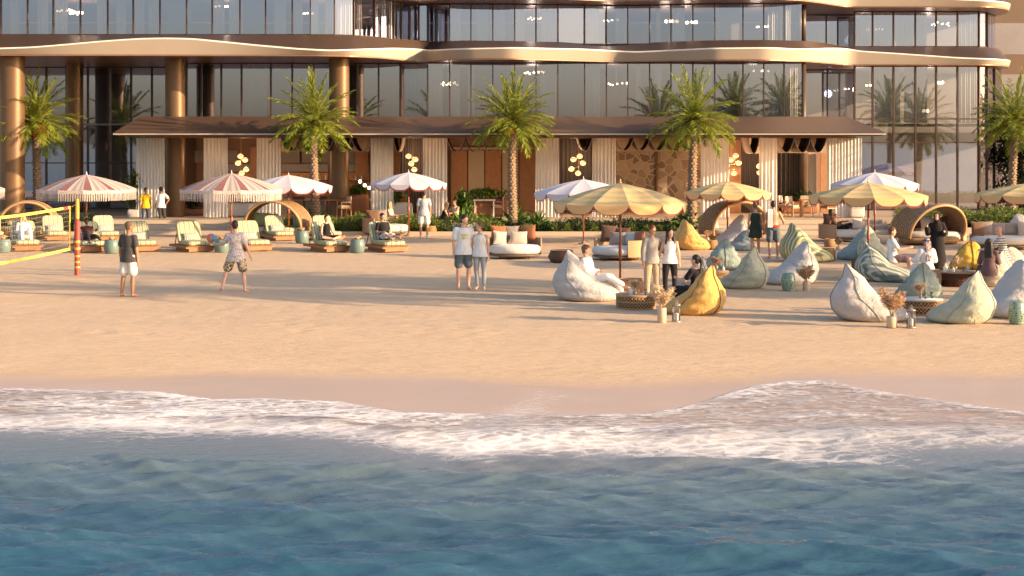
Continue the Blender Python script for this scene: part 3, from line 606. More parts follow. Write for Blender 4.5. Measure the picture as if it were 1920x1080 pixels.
def palm(x, y0, Y, topz, s, lab, seed, dates=None, z0=.25, lean=0):
    r = random.Random(seed); o = thing('date_palm', lab, 'palm tree', (PX(x, Y), Y, z0), 0, 'date palms standing along the terrace')
    H = topz - z0; m = MB(); nk = 30; rows = 64
    def fn(u, v):
        a = u * 2 * pi; rr = (.16 - .04 * min(1, v * 1.6) + (.11 * max(0, (v - .86) / .14))) * s
        k = (v * rows * .55); ph = (k % 1); tw = sin(a * 7 + int(k) * pi) * .5 + .5
        rr += .075 * s * (1 - ph) * (.35 + .65 * tw); return (rr * cos(a) + lean * v * v * H + .05 * sin(v * 3 + seed), rr * sin(a), v * H)
    m.grid(nk, rows * 3, fn, 0, True); m.build('trunk', BARK, o, True)
    top = Vector((lean * H + .05 * sin(3 + seed), 0, H)); c = MB(); nf = 54
    for k in range(nf):
        u = (k + .5) / nf; az = k * 2.39996 + r.uniform(-.2, .2); el = R(86 - 122 * u ** .85 + r.uniform(-9, 9)); L = s * (2.2 - .42 * u) * r.uniform(.88, 1.08)
        pts = []; p = top + Vector((0, 0, .05 * s)); e = el; n = 14
        bend = R(12 + 48 * min(1, u * 3) * r.uniform(.7, 1.3)) / n / 1.7 * (1.0 if el > 0 else .7)
        for i in range(n + 1):
            pts.append(p.copy()); p = p + Vector((cos(az) * cos(e), sin(az) * cos(e), sin(e))) * (L / n); e -= bend * (1 + i * .11); e = max(e, R(-86))
        c.tube(pts, [.02 * s * (1 - .8 * i / n) for i in range(n + 1)], 3, 1, cap=False)
        sd_ = Vector((-sin(az), cos(az), 0)); young = u < .12
        for i in range(2, n * 3 - 1):
            q = i / 3; a, b = pts[int(q)], pts[min(n, int(q) + 1)]; p0 = a.lerp(b, q - int(q)); tt = (b - a).normalized(); up = sd_.cross(tt).normalized()
            if up.z < 0: up = -up
            ll = s * .44 * (sin(pi * min(1, .14 + (q / n) * .86)) ** .6) * r.uniform(.85, 1.1)
            for sg in (-1, 1):
                dd = tt * (1.25 if not young else 2.5) + sd_ * sg * .95 + up * r.uniform(-.35, .5); blade(c, p0, dd, Vector((r.gauss(0, .6), r.gauss(0, .6), 1)), ll, .031 * s, .14, 2)
        # dry boots at the base
    for k in range(26):
        az = k * 2.4; p = top - Vector((0, 0, .1 + .012 * k)) ; d = Vector((cos(az), sin(az), .9)); c.tube([p, p + d * .16 * s], [.035 * s, .02 * s], 4, 1)
    c.build('crown', [FROND, mottled('frond_stalk', (.28, .2, .07), .6)], o)
    if dates:
        d = MB(); rr = random.Random(seed + 5)
        for (dx, dz, nn) in dates:
            for k in range(nn): d.ell(top + Vector((dx + rr.gauss(0, .07), -.26 + rr.gauss(0, .06), dz - abs(rr.gauss(0, .14)))), (.022, .022, .03), 6)
        d.build('date_cluster', mottled('orange_dates', (.75, .25, .03), .5), o, True)
    return o
palm(68, 0, 66.5, PZ(232, 66.5), 1.07, 'date palm with big orange fruit clusters, leftmost, in front of the dark glass', 1, [(.3, -.02, 120), (.12, -.3, 110), (.36, -.25, 60)], .45)
palm(590, 0, 62.3, PZ(232, 62.3), 1.0, 'second palm from the left, rising behind the plain white parasol and cocoon daybed', 2, None)
palm(962, 0, 62.3, PZ(230, 62.3), .98, 'middle palm with one small orange fruit cluster, behind the big agaves', 3, [(-.12, -.22, 110)])
palm(1300, 0, 62.3, PZ(228, 62.3), 1.02, 'fourth palm from the left, in front of the rubble stone wall', 4)
palm(1897, 0, 65.5, PZ(232, 65.5), 1.04, 'rightmost palm, cut by the right edge of the view', 5, z0=.3, lean=.02)
def agave(x, y, s, lab, seed, mat=LEAF, n=34, z=.12, w=.09, el0=80, name='agave_plant', Y=62.6, grp='large leafy plants in the beds'):
    r = random.Random(seed); Yp = Y or F * (CZ - z) / (y - HY); o = thing(name, lab, 'plant', (PX(x, Yp), Yp, z), 0, grp); m = MB()
    for k in range(n):
        u = k / n; az = k * 2.4 + r.uniform(-.2, .2); el = R(el0 - (el0 - 12) * u + r.uniform(-6, 6)); d = Vector((cos(az) * cos(el), sin(az) * cos(el), sin(el)))
        vblade(m, Vector((0, 0, .03)), d, s * r.uniform(.8, 1.1), w * s, .2 + .3 * u, 5, .8, r.uniform(-.7, .7))
    m.build('leaves', mat, o); b = MB(); b.cyl((0, 0, -.02), (0, 0, .1), .05 * s, .03 * s, 8); b.build('stem', BARK, o); return o
for a in [(966, 418, 1.35, 'largest spiky agave, at the foot of the middle palm', 1), (1008, 418, 1.05, 'bright yellow-green agave right of the largest one', 2), (592, 422, 1.25, 'spiky agave at the foot of the second palm, right of the cocoon daybed', 3), (1292, 420, 1.3, 'broad leafy plant behind the mustard bean bag by the fourth palm', 4), (865, 412, 1.1, 'bushy plant with bright leaves right of the seated couple', 5), (1822, 408, 1.05, 'dark cycad-like plant in the right-hand bed', 6), (1780, 398, .7, 'small cycad behind the right-hand woven hood', 7), (1900, 402, 1.1, 'large spiky plant in front of the rightmost palm trunk', 8), (95, 405, .75, 'bright banana-like plant behind the left woven hood', 9), (38, 408, .7, 'leafy plant behind the far-left woven hood', 12)]:
    agave(*a, w=.13 if a[4] in (4, 5, 9) else .085, mat=DKLEAF if a[4] in (6, 7, 8) else LEAF)
tx = [(940, 424, .42), (985, 426, .45), (1040, 425, .4), (1062, 423, .42), (1092, 426, .34), (1113, 425, .44), (1140, 426, .36), (1185, 425, .42), (1212, 426, .34), (1236, 423, .36), (1262, 425, .34), (1292, 426, .36), (905, 424, .36), (870, 425, .3)]
TO = [sorted(a[0] for a in tx).index(q[0]) if tx.index(q) != 11 else 13 for q in tx]
for i, (x, y, s) in enumerate(tx): agave(x, y, s, f'small strap-leaved tuft at the front edge of the middle bed, {nth(TO[i])} from the left', 40 + i, GRASSL, 44, .12, .07, 85, Y=61.75, name='grass_tuft', grp='small tufts along the middle bed')
def hedge(x0, x1, Y0, Y1, h, n, seed, mat, name='hedge', lab='low clipped strap-leaf hedge', z=.12, L=.26):
    r = random.Random(seed); m = MB()
    for k in range(n):
        Yp = r.uniform(Y0, Y1); x = r.uniform(x0, x1); b = Vector((PX(x, Yp), Yp, z + r.uniform(0, h))); az = r.uniform(0, 6.28); el = R(r.uniform(15, 85)); hh = .8 + .2 * sin(b.x * 3 + sin(b.y * 5)); b.z = z + (b.z - z) * hh
        blade(m, b, Vector((cos(az) * cos(el), sin(az) * cos(el), sin(el))), Vector((r.gauss(0, .7), r.gauss(0, .7), .6)), L * r.uniform(.7, 1.3), .035, .5, 2)
    o = m.build(name, mat); return tag(o, lab, 'ground cover', kind='stuff')
hedge(462, 940, 61.4, 64.4, .58, 12000, 1, GRASSL, 'ground_cover', 'dense low green planting in the middle bed behind the loungers'); hedge(940, 1308, 61.8, 64.4, .38, 6000, 2, DKLEAF, 'ground_cover', 'darker low planting behind the small tufts in the middle bed')
hedge(1680, 2180, 61.4, 64.4, .6, 12000, 3, GRASSL, 'ground_cover', 'thick green planting in the right-hand bed', .38); hedge(-280, 184, 61.4, 64.4, .6, 12000, 4, DKLEAF, 'ground_cover', 'dark low planting in the left-hand bed behind the net')
def shrub(x, Y, z, w, h, n, lab, seed, mat=LEAF, pot=None, L=.16, grp='shrubs and potted plants'):
    r = random.Random(seed); o = thing('potted_plant' if pot else 'shrub', lab, 'plant', (PX(x, Y), Y, z), 0, grp); m = MB(); z0 = pot[1] if pot else 0
    for k in range(n):
        a = r.uniform(0, 6.28); u = r.random() ** .4; ph = r.uniform(-1.2, 1.57); lump = 1 + .25 * sin(a * 3 + ph * 4 + seed)
        p = Vector((cos(a) * cos(ph) * w / 2 * u * lump, sin(a) * cos(ph) * w / 2 * u * lump, z0 + h * .5 + sin(ph) * h * .5 * u * lump)); d = Vector((r.gauss(0, 1), r.gauss(0, 1), r.gauss(.4, .8)))
        blade(m, p, d, Vector((0, 0, 1)), L * r.uniform(.6, 1.3), L * .4, .3, 2)
    m.build('leaves', mat, o); b = MB()
    for k in range(4): a = k * 1.6; b.tube([(0, 0, z0 - .05), (.1 * w * cos(a), .1 * w * sin(a), z0 + h * .3), (.25 * w * cos(a), .25 * w * sin(a), z0 + h * .7)], [.02, .015, .006], 5)
    b.build('stem', BARK, o)
    if pot: q = MB(); q.rbox((0, 0, pot[1] / 2), (pot[0], min(pot[0], .6), pot[1]), .03); q.build('planter_box', pot[2], o, True, )
    return o
WPOT = mottled('white_planter', (.62, .56, .5), .6, 2, .08, .05); BPOT = mottled('brown_planter', (.3, .14, .08), .6)
shrub(252, 66.2, .45, .75, 1.5, 1500, 'tall leafy potted shrub at the left end of the pavilion', 1, GRASSL, (.5, .35, WPOT)); shrub(462, 66.8, .45, 1.2, .4, 900, 'leafy plants in a white planter box under the right-hand fringed parasol', 2, GRASSL, (1.6, .62, WPOT)); shrub(742, 66.6, .45, 1.0, .55, 900, 'bushy yellow-green plant in a white planter box behind the white parasol pole', 3, GRASSL, (1.4, .62, WPOT))
shrub(365, 68, .45, 1.1, .8, 900, 'dark green plants between the bronze column and the second curtain', 4, DKLEAF, (1.0, .3, BPOT)); shrub(910, 67, .45, 1.9, .35, 1000, 'row of leafy plants in a brown planter left of the middle palm', 5, LEAF, (2.0, .8, BPOT)); shrub(672, 68.5, .45, 1.0, .35, 600, 'plants in a planter by the second bronze column', 6, LEAF, (.9, .9, BPOT)); shrub(868, 64.4, .28, .75, 1.25, 1300, 'tall bright-leaved bush behind the seated man in red shorts', 7, LEAF, L=.2); shrub(1605, 66.1, .45, .5, .45, 400, 'small plant in a round stone pot at the right end of the pavilion', 8, LEAF, (.62, .62, WPOT)); shrub(1500, 70, .45, 1.6, .45, 500, 'dark plants inside the pavilion behind the dining set', 9, DKLEAF, (1.6, .5, BPOT))
def tree(x, Y, z, w, h, n, lab, seed):
    r = random.Random(seed); o = thing('background_tree', lab, 'tree', (PX(x, Y), Y, z), 0, 'dark trees beyond the right-hand corner'); m = MB(); t_ = MB()
    t_.tube([(0, 0, 0), (.1, 0, h * .3), (0, .1, h * .6)], [.16, .12, .07], 8)
    cl = [Vector((r.uniform(-.5, .5) * w, r.uniform(-.4, .4) * w, h * r.uniform(.12, .95))) for _ in range(16)]
    for c in cl:
        t_.tube([(0, 0, min(c.z * .6, h * .6)), c], [.05, .015], 5)
        for k in range(n // 16): p = c + Vector((r.gauss(0, .3), r.gauss(0, .3), r.gauss(0, .35))) * w * .45; blade(m, p, Vector((r.gauss(0, 1), r.gauss(0, 1), r.gauss(0, .8))), Vector((0, 0, 1)), .26, .1, .2, 2)
    t_.build('trunk', BARK, o, True); m.build('crown', DKLEAF, o)
tree(1915, 74, .3, 2.2, 5.4, 6000, 'dark bushy tree right behind the glass corner and the rightmost palm', 1); tree(1990, 72, .3, 2.6, 5.0, 3000, 'dark tree at the far right edge, lower and wider than the other', 2)
# ================================================================ parasols
YEL = striped('yellow_canopy', (.72, .47, .22), (.50, .42, .21), 2, 9, .03); YELV = fabric('yellow_valance', (.72, .44, .20), .05, .15)
WHC = fabric('white_canopy', (.52, .50, .56), .04, .15); MAUVE = fabric('mauve_cloth', (.17, .052, .055), .1, .2); CREAMC = fabric('cream_cloth', (.50, .40, .35), .05, .2); GREYC = fabric('taupe_cloth', (.30, .24, .21), .05, .2)
TRIM = mottled('burgundy_trim', (.22, .055, .05), .8); STRAND = mottled('cotton_strand', (.70, .62, .58), .9); POLE = wood('parasol_pole', (.26, .075, .035), .35)
PAR = {}
def parasol(kind, x, Y, ya, yr, hw, lab, grp, tilt=0, rot=0.2):
    Rr = hw * Y / F; za, zr = PZ(ya, Y), PZ(yr, Y)
    o = thing({'y': 'scalloped_parasol', 'w': 'scalloped_parasol', 'f': 'fringed_parasol'}[kind], lab, 'parasol', (PX(x, Y), Y, 0), rot, grp)
    m = MB(); m.cyl((0, 0, 0), (0, 0, za - .02), .027, n=12); m.lathe([(.04, 0), (.042, .02), (.042, .22), (.03, .24)], (0, 0, .9), 12); m.build('pole', POLE, o, True)
    m = MB(); m.lathe([(.16, -.02), (.19, .0), (.19, .03), (.06, .05), (.05, .12)], (0, 0, 0), 20); m.build('base', mottled('parasol_base', (.25, .2, .16), .6), o, True)
    m = MB(); m.lathe([(.03, 0), (.035, .03), (.012, .05), (.02, .08), (.004, .12)], (0, 0, za - .01), 10); m.build('finial', BRASS if kind == 'y' else WHC, o, True)
    N = 12; sub = 8; nr = 8; H = za - zr; m = MB()
    def P(i, q, v):   # panel i, 0..1 across, v along the radius
        a0, a1 = 2 * pi * i / N, 2 * pi * (i + 1) / N; e0, e1 = Vector((cos(a0), sin(a0), 0)), Vector((cos(a1), sin(a1), 0)); e = e0.lerp(e1, q)
        sag = .025 * sin(pi * q) * v * Rr; return Vector((e.x * Rr * v, e.y * Rr * v, za - H * (.86 * v + .14 * v ** 2.4) + .0 - sag * .6 + .06 * H * sin(pi * v)))
    for i in range(N):
        if kind == 'f':
            for k, (q0, q1, mi) in enumerate(((0, .34, 0), (.34, .5, 1), (.5, .66, 2), (.66, .82, 1), (.82, .9, 2), (.9, 1, 1))): m.grid(3, nr, lambda u, v: P(i, lerp(q0, q1, u), v), mi)
        else: m.grid(sub + 1, nr, lambda u, v: P(i, u, v), 0)
    m.build('canopy', {'y': [YEL], 'w': [WHC], 'f': [MAUVE, CREAMC, GREYC]}[kind], o, False)
    m = MB()
    for i in range(N): m.tube([P(i, 0, v / 8) - Vector((0, 0, .012)) for v in range(9)], .008, 4); a = P(i, 0, .45); m.tube([a - Vector((0, 0, .02)), (0, 0, zr - .12 - .1 * H)], .007, 4)
    m.build('ribs', POLE, o)
    hv = .145 * min(1.15, Rr / 1.55) * 1.35; m = MB(); tr = MB(); st = MB()
    for i in range(N):
        if kind == 'f':
            def low(q): return .10
            m.grid(9, 2, lambda u, v: P(i, u, 1) * 1.0 + Vector((0, 0, -.10 * v)), 0)
            for k in range(15):
                q = (k + .5) / 15; p = P(i, q, 1) * 1.0 - Vector((0, 0, .10)); p.z = P(i, q, 1).z - .10; d = (P(i, 1, 1) - P(i, 0, 1)).normalized() * .010; L = .23 + .02 * rnd.random() + .05 * abs(q - .5); pb = p + Vector((rnd.uniform(-.006, .006), rnd.uniform(-.006, .006), -L)); st.add([p - d, p + d, pb + d * .8, pb - d * .8], [(0, 1, 2, 3)])
            for k in range(10):
                q0, q1 = k / 10, (k + 1) / 10
                for s0, s1 in ((0, .11), (.11, 0)):
                    a_, b_ = P(i, q0, 1) * 1.004, P(i, q1, 1) * 1.004; a_ = a_ - Vector((0, 0, s0)); b_ = b_ - Vector((0, 0, s1)); st.add([a_, b_, b_ - Vector((0, 0, .018)), a_ - Vector((0, 0, .018))], [(0, 1, 2, 3)])
        else:
            def low(q): return .02 + (hv - .02) * min(1, (sin(pi * min(max(q, .0), 1)) * 1.25)) ** .6
            m.grid(17, 4, lambda u, v: P(i, u, 1) * (1 + .0) + Vector((0, 0, -low(u) * v)), 0)
            tr.grid(17, 2, lambda u, v: P(i, u, 1) * .999 + Vector((0, 0, -low(u) + .004 - .02 * v)), 0)
            for k in range(26):
                q = (k + .5) / 26; p = P(i, q, 1) * .998; p.z -= low(q) + .01; d = (P(i, 1, 1) - P(i, 0, 1)).normalized() * .007; pb = p - Vector((0, 0, .05 + .03 * (1 - sin(pi * q)))); tr.add([p - d, p + d, pb + d, pb - d], [(0, 1, 2, 3)])
    if kind == 'f': m.build('valance', NETV, o); st.build('fringe', STRAND, o)
    else: m.build('valance', YELV if kind == 'y' else WHC, o); tr.build('fringe', TRIM, o)
    return o
t = NT('macrame_net'); v = t.coord('Object'); w_ = t.nd('ShaderNodeTexNoise'); w_.inputs['Scale'].default_value = 40; t.L(v, w_.inputs[0]); tp = t.nd('ShaderNodeBsdfTransparent'); mx = t.nd('ShaderNodeMixShader'); t.base((.66, .55, .52)); t.set(rough=.9)
t.L(t.ramp(w_.outputs[0], [(.44, .25), (.52, .95)]), mx.inputs[0]); t.L(tp.outputs[0], mx.inputs[1]); t.L(t.b.outputs[0], mx.inputs[2]); t.L(mx.outputs[0], t.out.inputs[0]); NETV = t.m
g1, g2, g3 = 'mauve fringed parasols over the loungers', 'white scalloped parasols', 'yellow scalloped parasols among the bean bags'
parasol('f', 162, 54, 327, 354, 91, 'mauve and cream striped parasol with long white fringe, behind the net post', g1); parasol('f', 434, 52.5, 325, 354, 96, 'mauve and cream fringed parasol above the man with the ball', g1, rot=.35); parasol('f', -92, 54, 327, 354, 97, 'fringed parasol mostly cut off by the left edge', g1)
parasol('w', 541, 60.3, 328, 349, 82, 'plain white parasol overlapping the fringed one, by the cocoon daybed', g2); parasol('w', 766, 60.8, 323, 344, 72, 'sunlit white parasol beside the standing man in grey, before the pavilion', g2, rot=.1); parasol('w', 1094, 56, 336, 361, 95, 'lavender-white shaded parasol partly behind the big yellow one', g2); parasol('w', 1640, 57.6, 323, 345, 83, 'white parasol behind the yellow one near the right-hand hooded daybed', g2, rot=.5)
parasol('y', 1163, 38.2, 343, 380, 125, 'largest nearest yellow parasol, pole beside the man on the grey bean bag', g3, rot=.06); parasol('y', 1364, 56, 340, 361, 82, 'yellow parasol over the woman in the dark dress, left of her', g3, rot=.25); parasol('y', 1628, 44, 342, 367, 110, 'yellow parasol in front of a white one, above the striped bean bag', g3, rot=.4); parasol('y', 1938, 50, 342, 364, 108, 'yellow parasol cut by the right edge', g3, rot=.2)
# ================================================================ furniture
LSTR = striped('lounger_stripe', (.21, .24, .14), (.53, .50, .38), 0, 6, 0, .5, (.40, .385, .18)); PSTR = striped('pillow_stripe', (.20, .22, .21), (.48, .47, .42), 0, 16, 0)
def pillow(m, c, w, h, t_, M=None, mi=0):
    def fn(u, v, sg):
        x, y = u * 2 - 1, v * 2 - 1; k = (1 - x * x) * (1 - y * y); pin = 1 - .10 * (1 - abs(x * y)) * (x * x + y * y) / 1.2
        return Vector((x * w / 2 * pin, sg * t_ / 2 * max(0, k) ** .42, y * h / 2 * pin))
    for sg in (-1, 1):
        pts = [fn(i / 10, j / 10, sg) for j in range(11) for i in range(11)]
        if M is not None: pts = [M @ p for p in pts]
        m.add([p + Vector(c) for p in pts], [(j * 11 + i, j * 11 + i + 1, (j + 1) * 11 + i + 1, (j + 1) * 11 + i) for j in range(10) for i in range(10)], mi)
RX = lambda a: Matrix.Rotation(R(a), 3, 'X'); RZ = lambda a: Matrix.Rotation(R(a), 3, 'Z'); RY = lambda a: Matrix.Rotation(R(a), 3, 'Y')
def lounger():
    o = thing('sun_lounger', '', 'sun lounger', (0, 0, 0), 0, 'striped sun loungers in two rows')
    m = MB(); m.box((0, .1, .17), (.98, 1.75, .07)); m.box((-.0, -.76, .09), (.8, .05, .1)); 
    for k in range(6): m.box((0, -.72 + k * .29, .211), (.9, .25, .012))
    m.build('frame', TEAK, o)
    m = MB(); m.box((0, .0, .07), (.72, 1.3, .13)); m.build('plinth', TEAK, o)
    m = MB(); m.rbox((0, -.22, .29), (.8, .98, .16), .05); m.build('mattress', LSTR, o, True)
    m = MB(); m.rbox((0, .43, .58), (.8, .14, .80), .05, 0, 0, RX(-24)); m.build('backrest', LSTR, o, True)
    m = MB(); pillow(m, (0, .22, .46), .52, .3, .14, RX(-22)); m.build('pillow', PSTR, o, True)
    m = MB()
    for s_ in (-.36, .36): m.cyl((s_, .75, .2), (s_, .56, .6), .015, n=6)
    m.build('backrest_prop', DKWOOD, o); return o
LP = [(46, 475, 22, 'lounger with the woman in white, far left behind the net'), (168, 477, 24, 'lounger directly behind the net post, with a person lying on it'), (262, 476, 24, 'empty lounger partly hidden by the man in the dark tee'), (362, 477, 27, 'empty front-row lounger just left of the ball'), (472, 475, 27, 'empty lounger partly hidden by the man in the floral shirt'), (616, 477, 27, 'front-row lounger with the woman in the black top'), (724, 477, 27, 'rightmost lounger, with the man in the black tee'), (102, 456, 22, 'empty back-row lounger behind the net, left of the post'), (198, 456, 24, 'empty back-row lounger right of the net post'), (522, 456, 26, 'empty back-row lounger in front of the cocoon daybed'), (612, 456, 26, 'back-row lounger behind the woman in the black top'), (-16, 456, 22, 'lounger cut by the left edge')]
l0 = lounger(); LG = {}
for i, (x, y, a, lab) in enumerate(LP):
    p = G(x, y - 6); p.y += 0
    o = l0 if i == 0 else dup(l0); o.location = (p.x, p.y, 0); o.rotation_euler = (0, 0, R(a + 3)); o['label'] = lab; LG[i] = o
    k = .92 if y < 470 else 1.0; o.scale = (k,) * 3
# drum side tables
TEAL = mottled('teal_ceramic', (.13, .19, .175), .35, 4, .12, .1, 20, .01); FLOW = mottled('dried_flower', (.55, .36, .22), .9)
def drum(x, y, lab, r=.24, h=.44):
    o = thing('drum_table', lab, 'side table', G(x, y), 0, 'teal drum side tables between the loungers'); m = MB(); m.lathe([(r * .82, 0), (r * .9, .03), (r, h * .3), (r * 1.03, h * .5), (r, h * .7), (r * .88, h - .02), (r * .8, h)], n=28); m.build('body', TEAL, o, True)
    m = MB(); m.lathe([(r * .9, h * .9), (r * .93, h * .92), (r * .9, h * .94)], n=28, cap=False); m.build('band', mottled('band_teal', (.14, .22, .22), .4), o, True)
    return o
def candle_group(p, lab):
    o = thing('flower_bowl', lab, 'flower bowl', p); m = MB(); m.lathe([(.05, 0), (.08, .03), (.085, .06), (.075, .06)], n=14); m.build('bowl', OAK, o, True); m = MB(); r = random.Random(int(p[0] * 100))
    for k in range(60): blade(m, Vector((r.gauss(0, .04), r.gauss(0, .04), .05)), Vector((r.gauss(0, .6), r.gauss(0, .6), 1)), Vector((0, 1, 0)), .1, .03, .2, 2)
    m.build('flowers', FLOW, o)
for x, y, lab in ((209, 475, 'teal drum table beside the man in the dark tee'), (6, 474, 'teal drum table at the left edge behind the net'), (416, 474, 'teal drum table under the ball'), (566, 456, 'teal drum table right of the cocoon daybed'), (670, 474, 'teal drum table between the two occupied right-hand loungers')):
    d_ = drum(x, y, lab); p = G(x, y); candle_group((p.x, p.y, .44), 'wooden bowl of dried flowers on the ' + lab.replace('partly hidden ', '').replace('at the left edge behind the net', 'at the left edge').replace('the two occupied right-hand', 'two occupied').replace('beside the man in the dark tee', 'beside the dark tee'))
# cocoon daybeds
WICK = wicker('wicker_honey', (.50, .29, .13), (.12, .06, .03), 34); WICKD = wicker('wicker_brown', (.20, .10, .06), (.05, .025, .015), 34); RATT = mottled('rattan_pole', (.42, .25, .12), .5)
def pil(o, specs):
    for (c, w_, h_, M, mat) in specs: m = MB(); pillow(m, c, w_, h_, .17, M); m.build('pillow', mat, o, True)
OR = fabric('rust_cushion', (.36, .13, .06)); TA = fabric('taupe_cushion', (.30, .24, .21)); BR = fabric('brown_cushion', (.14, .075, .05)); SN = fabric('sand_cushion', (.55, .45, .36)); LGR = fabric('light_grey_cushion', (.48, .46, .46)); GRN = fabric('green_cushion', (.42, .47, .26)); SEATW = fabric('seat_white', (.66, .62, .57), .04)
def cocoon(x, y, rz, w_, h, lab, cush, flip=1, dep=.85, name='hooded_daybed', slant=.35):
    o = thing(name, lab, 'daybed', G(x, y), R(rz), 'woven hooded daybeds'); a = w_ / 2; m = MB(); n = 40
    def arch(u, v, off=0, zo=0):
        th = pi * (-.10 + 1.20 * u); rr = 1 - .10 * (1 - v) ; rr2 = 1 if v > .5 else 1
        return Vector(((a + off) * cos(th) * flip * rr, -dep / 2 + dep * v + slant * sin(th) * (1 - v) * -.6, (.42 + (h - .42 + off) * sin(th)) if sin(th) > 0 else .42 + .42 * sin(th) * 1.35))
    m.grid(n, 10, lambda u, v: arch(u, v)); m.grid(n, 10, lambda u, v: arch(u, v, -.07)); m.build('hood', WHOOD, o, True)
    m = MB(); m.tube([arch(i / 39, 0, -.03) for i in range(40)], .05, 8); m.tube([arch(i / 39, 1, -.03) for i in range(40)], .045, 8); m.build('hood_rim', RATT, o, True)
    m = MB(); m.lathe([(a * .82, .06), (a * .9, .1), (a * .9, .24), (a * .85, .26)], n=36, sy=.62); m.build('base', WICK, o, True)
    m = MB(); m.lathe([(a * .8, .26), (a * .87, .3), (a * .87, .4), (a * .8, .44), (.1, .45)], n=36, sy=.62); m.build('seat_cushion', cush, o, True); return o
WHOOD = NT('woven_hood'); _t = WHOOD; v = _t.coord('Object'); sp = _t.nd('ShaderNodeSeparateXYZ'); _t.L(v, sp.inputs[0]); an_ = _t.math('ARCTAN2', _t.math('SUBTRACT', sp.outputs[2], .42), sp.outputs[0])
cb = _t.nd('ShaderNodeCombineXYZ'); _t.L(_t.math('MULTIPLY', an_, 3.2), cb.inputs[0]); _t.L(_t.math('MULTIPLY', sp.outputs[1], 3.2), cb.inputs[1]); br = _t.nd('ShaderNodeTexBrick'); _t.L(cb.outputs[0], br.inputs['Vector']); br.inputs['Scale'].default_value = 1.6
br.inputs['Color1'].default_value = (.52, .33, .16, 1); br.inputs['Color2'].default_value = (.38, .23, .11, 1); br.inputs['Mortar'].default_value = (.06, .03, .015, 1); br.inputs['Mortar Size'].default_value = .06; br.inputs['Brick Width'].default_value = .35; br.inputs['Row Height'].default_value = .5
_t.base(_t.mix(_t.math('MULTIPLY', _t.noise(v, 8, 4), .4), br.outputs[0], (.2, .11, .05))); _t.set(rough=.6); _t.bump(_t.math('SUBTRACT', 1, br.outputs[1]), .8, .015); WHOOD = _t.m
c_ = cocoon(519, 447, -12, 2.5, 1.42, 'honey woven hooded daybed with green striped cushions, behind the fifth lounger', LSTR); pil(c_, [((-.75, .25, .7), .5, .5, RX(-15) @ RZ(20), GRN), ((-.35, .32, .68), .48, .45, RX(-15), LSTR), ((.75, .2, .72), .55, .55, RX(-10) @ RZ(-35), LSTR)])
c_ = cocoon(52, 446, 12, 2.3, 1.38, 'woven hooded daybed at the far left behind the net', LSTR); pil(c_, [((-.5, .3, .7), .5, .45, RX(-15), SN), ((.5, .3, .7), .5, .45, RX(-15), LSTR)])
c_ = cocoon(1378, 452, 18, 2.45, 1.46, 'woven hooded daybed behind the woman in the dark dress', LGR, dep=.95); pil(c_, [((-.7, .3, .7), .5, .5, RX(-15) @ RZ(25), LGR)])
c_ = cocoon(1742, 458, 22, 2.6, 1.42, 'woven hooded daybed behind the woman in black, right of the yellow parasol', LGR, dep=1.0, slant=.6); pil(c_, [((.2, .4, .72), .55, .5, RX(-15), LGR), ((.75, .3, .7), .5, .5, RX(-15) @ RZ(-25), BR)])
# round sofas
def sofa(x, y, rz, r, lab, back, pills, a0=10, a1=170, hb=.62, sy=.8):
    o = thing('round_sofa', lab, 'sofa', G(x, y), R(rz), 'round woven sofas with thick cushions')
    m = MB(); m.lathe([(r * .78, .07), (r * .97, .09), (r * .97, .13), (r * .9, .15)], n=40, sy=sy); m.build('base', mottled('sofa_base', (.12, .09, .07), .5), o, True)
    m = MB()
    for k in range(4): th = pi / 4 + k * pi / 2; m.cyl((r * .75 * cos(th), r * .75 * sin(th) * sy, 0), (r * .78 * cos(th), r * .78 * sin(th) * sy, .1), .025, n=8)
    m.build('feet', DKWOOD, o)
    m = MB(); m.lathe([(r * .86, .15), (r * .95, .19), (r * .98, .27), (r * .96, .36), (r * .86, .41), (r * .4, .43), (.02, .435)], n=44, sy=sy); m.build('seat_cushion', SEATW, o, True)
    m = MB(); m.grid(40, 6, lambda u, v: (r * 1.02 * cos(R(lerp(a0, a1, u))), r * 1.02 * sin(R(lerp(a0, a1, u))) * sy, .12 + hb * v)); m.grid(40, 6, lambda u, v: (r * .96 * cos(R(lerp(a0, a1, u))), r * .96 * sin(R(lerp(a0, a1, u))) * sy, .12 + hb * v)); m.grid(40, 2, lambda u, v: (r * (1.02 - .06 * v) * cos(R(lerp(a0, a1, u))), r * (1.02 - .06 * v) * sin(R(lerp(a0, a1, u))) * sy, .12 + hb))
    for a in (a0, a1): m.box((r * .99 * cos(R(a)), r * .99 * sin(R(a)) * sy, .12 + hb / 2), (r * .07, .02, hb), R(a))
    m.build('backrest', back, o, True); pil(o, pills); return o
SHELL = mottled('woven_shell', (.38, .25, .16), .7, 20, .2, .4, 80, .01); SHELLO = mottled('woven_tan_shell', (.5, .3, .16), .7, 20, .2, .4, 80, .01)
sofa(965, 484, 0, .82, 'round white-seated sofa with rust and taupe cushions, right of the smiling couple', SHELL, [((-.5, .35, .74), .5, .5, RX(-15) @ RZ(15), OR), ((-.1, .45, .74), .5, .48, RX(-15), TA), ((.42, .35, .76), .5, .5, RX(-15) @ RZ(-20), OR), ((-.45, .08, .62), .44, .44, RX(-20) @ RZ(20), SN), ((.12, .12, .62), .55, .42, RX(-20), SN)], -5, 185, .5)
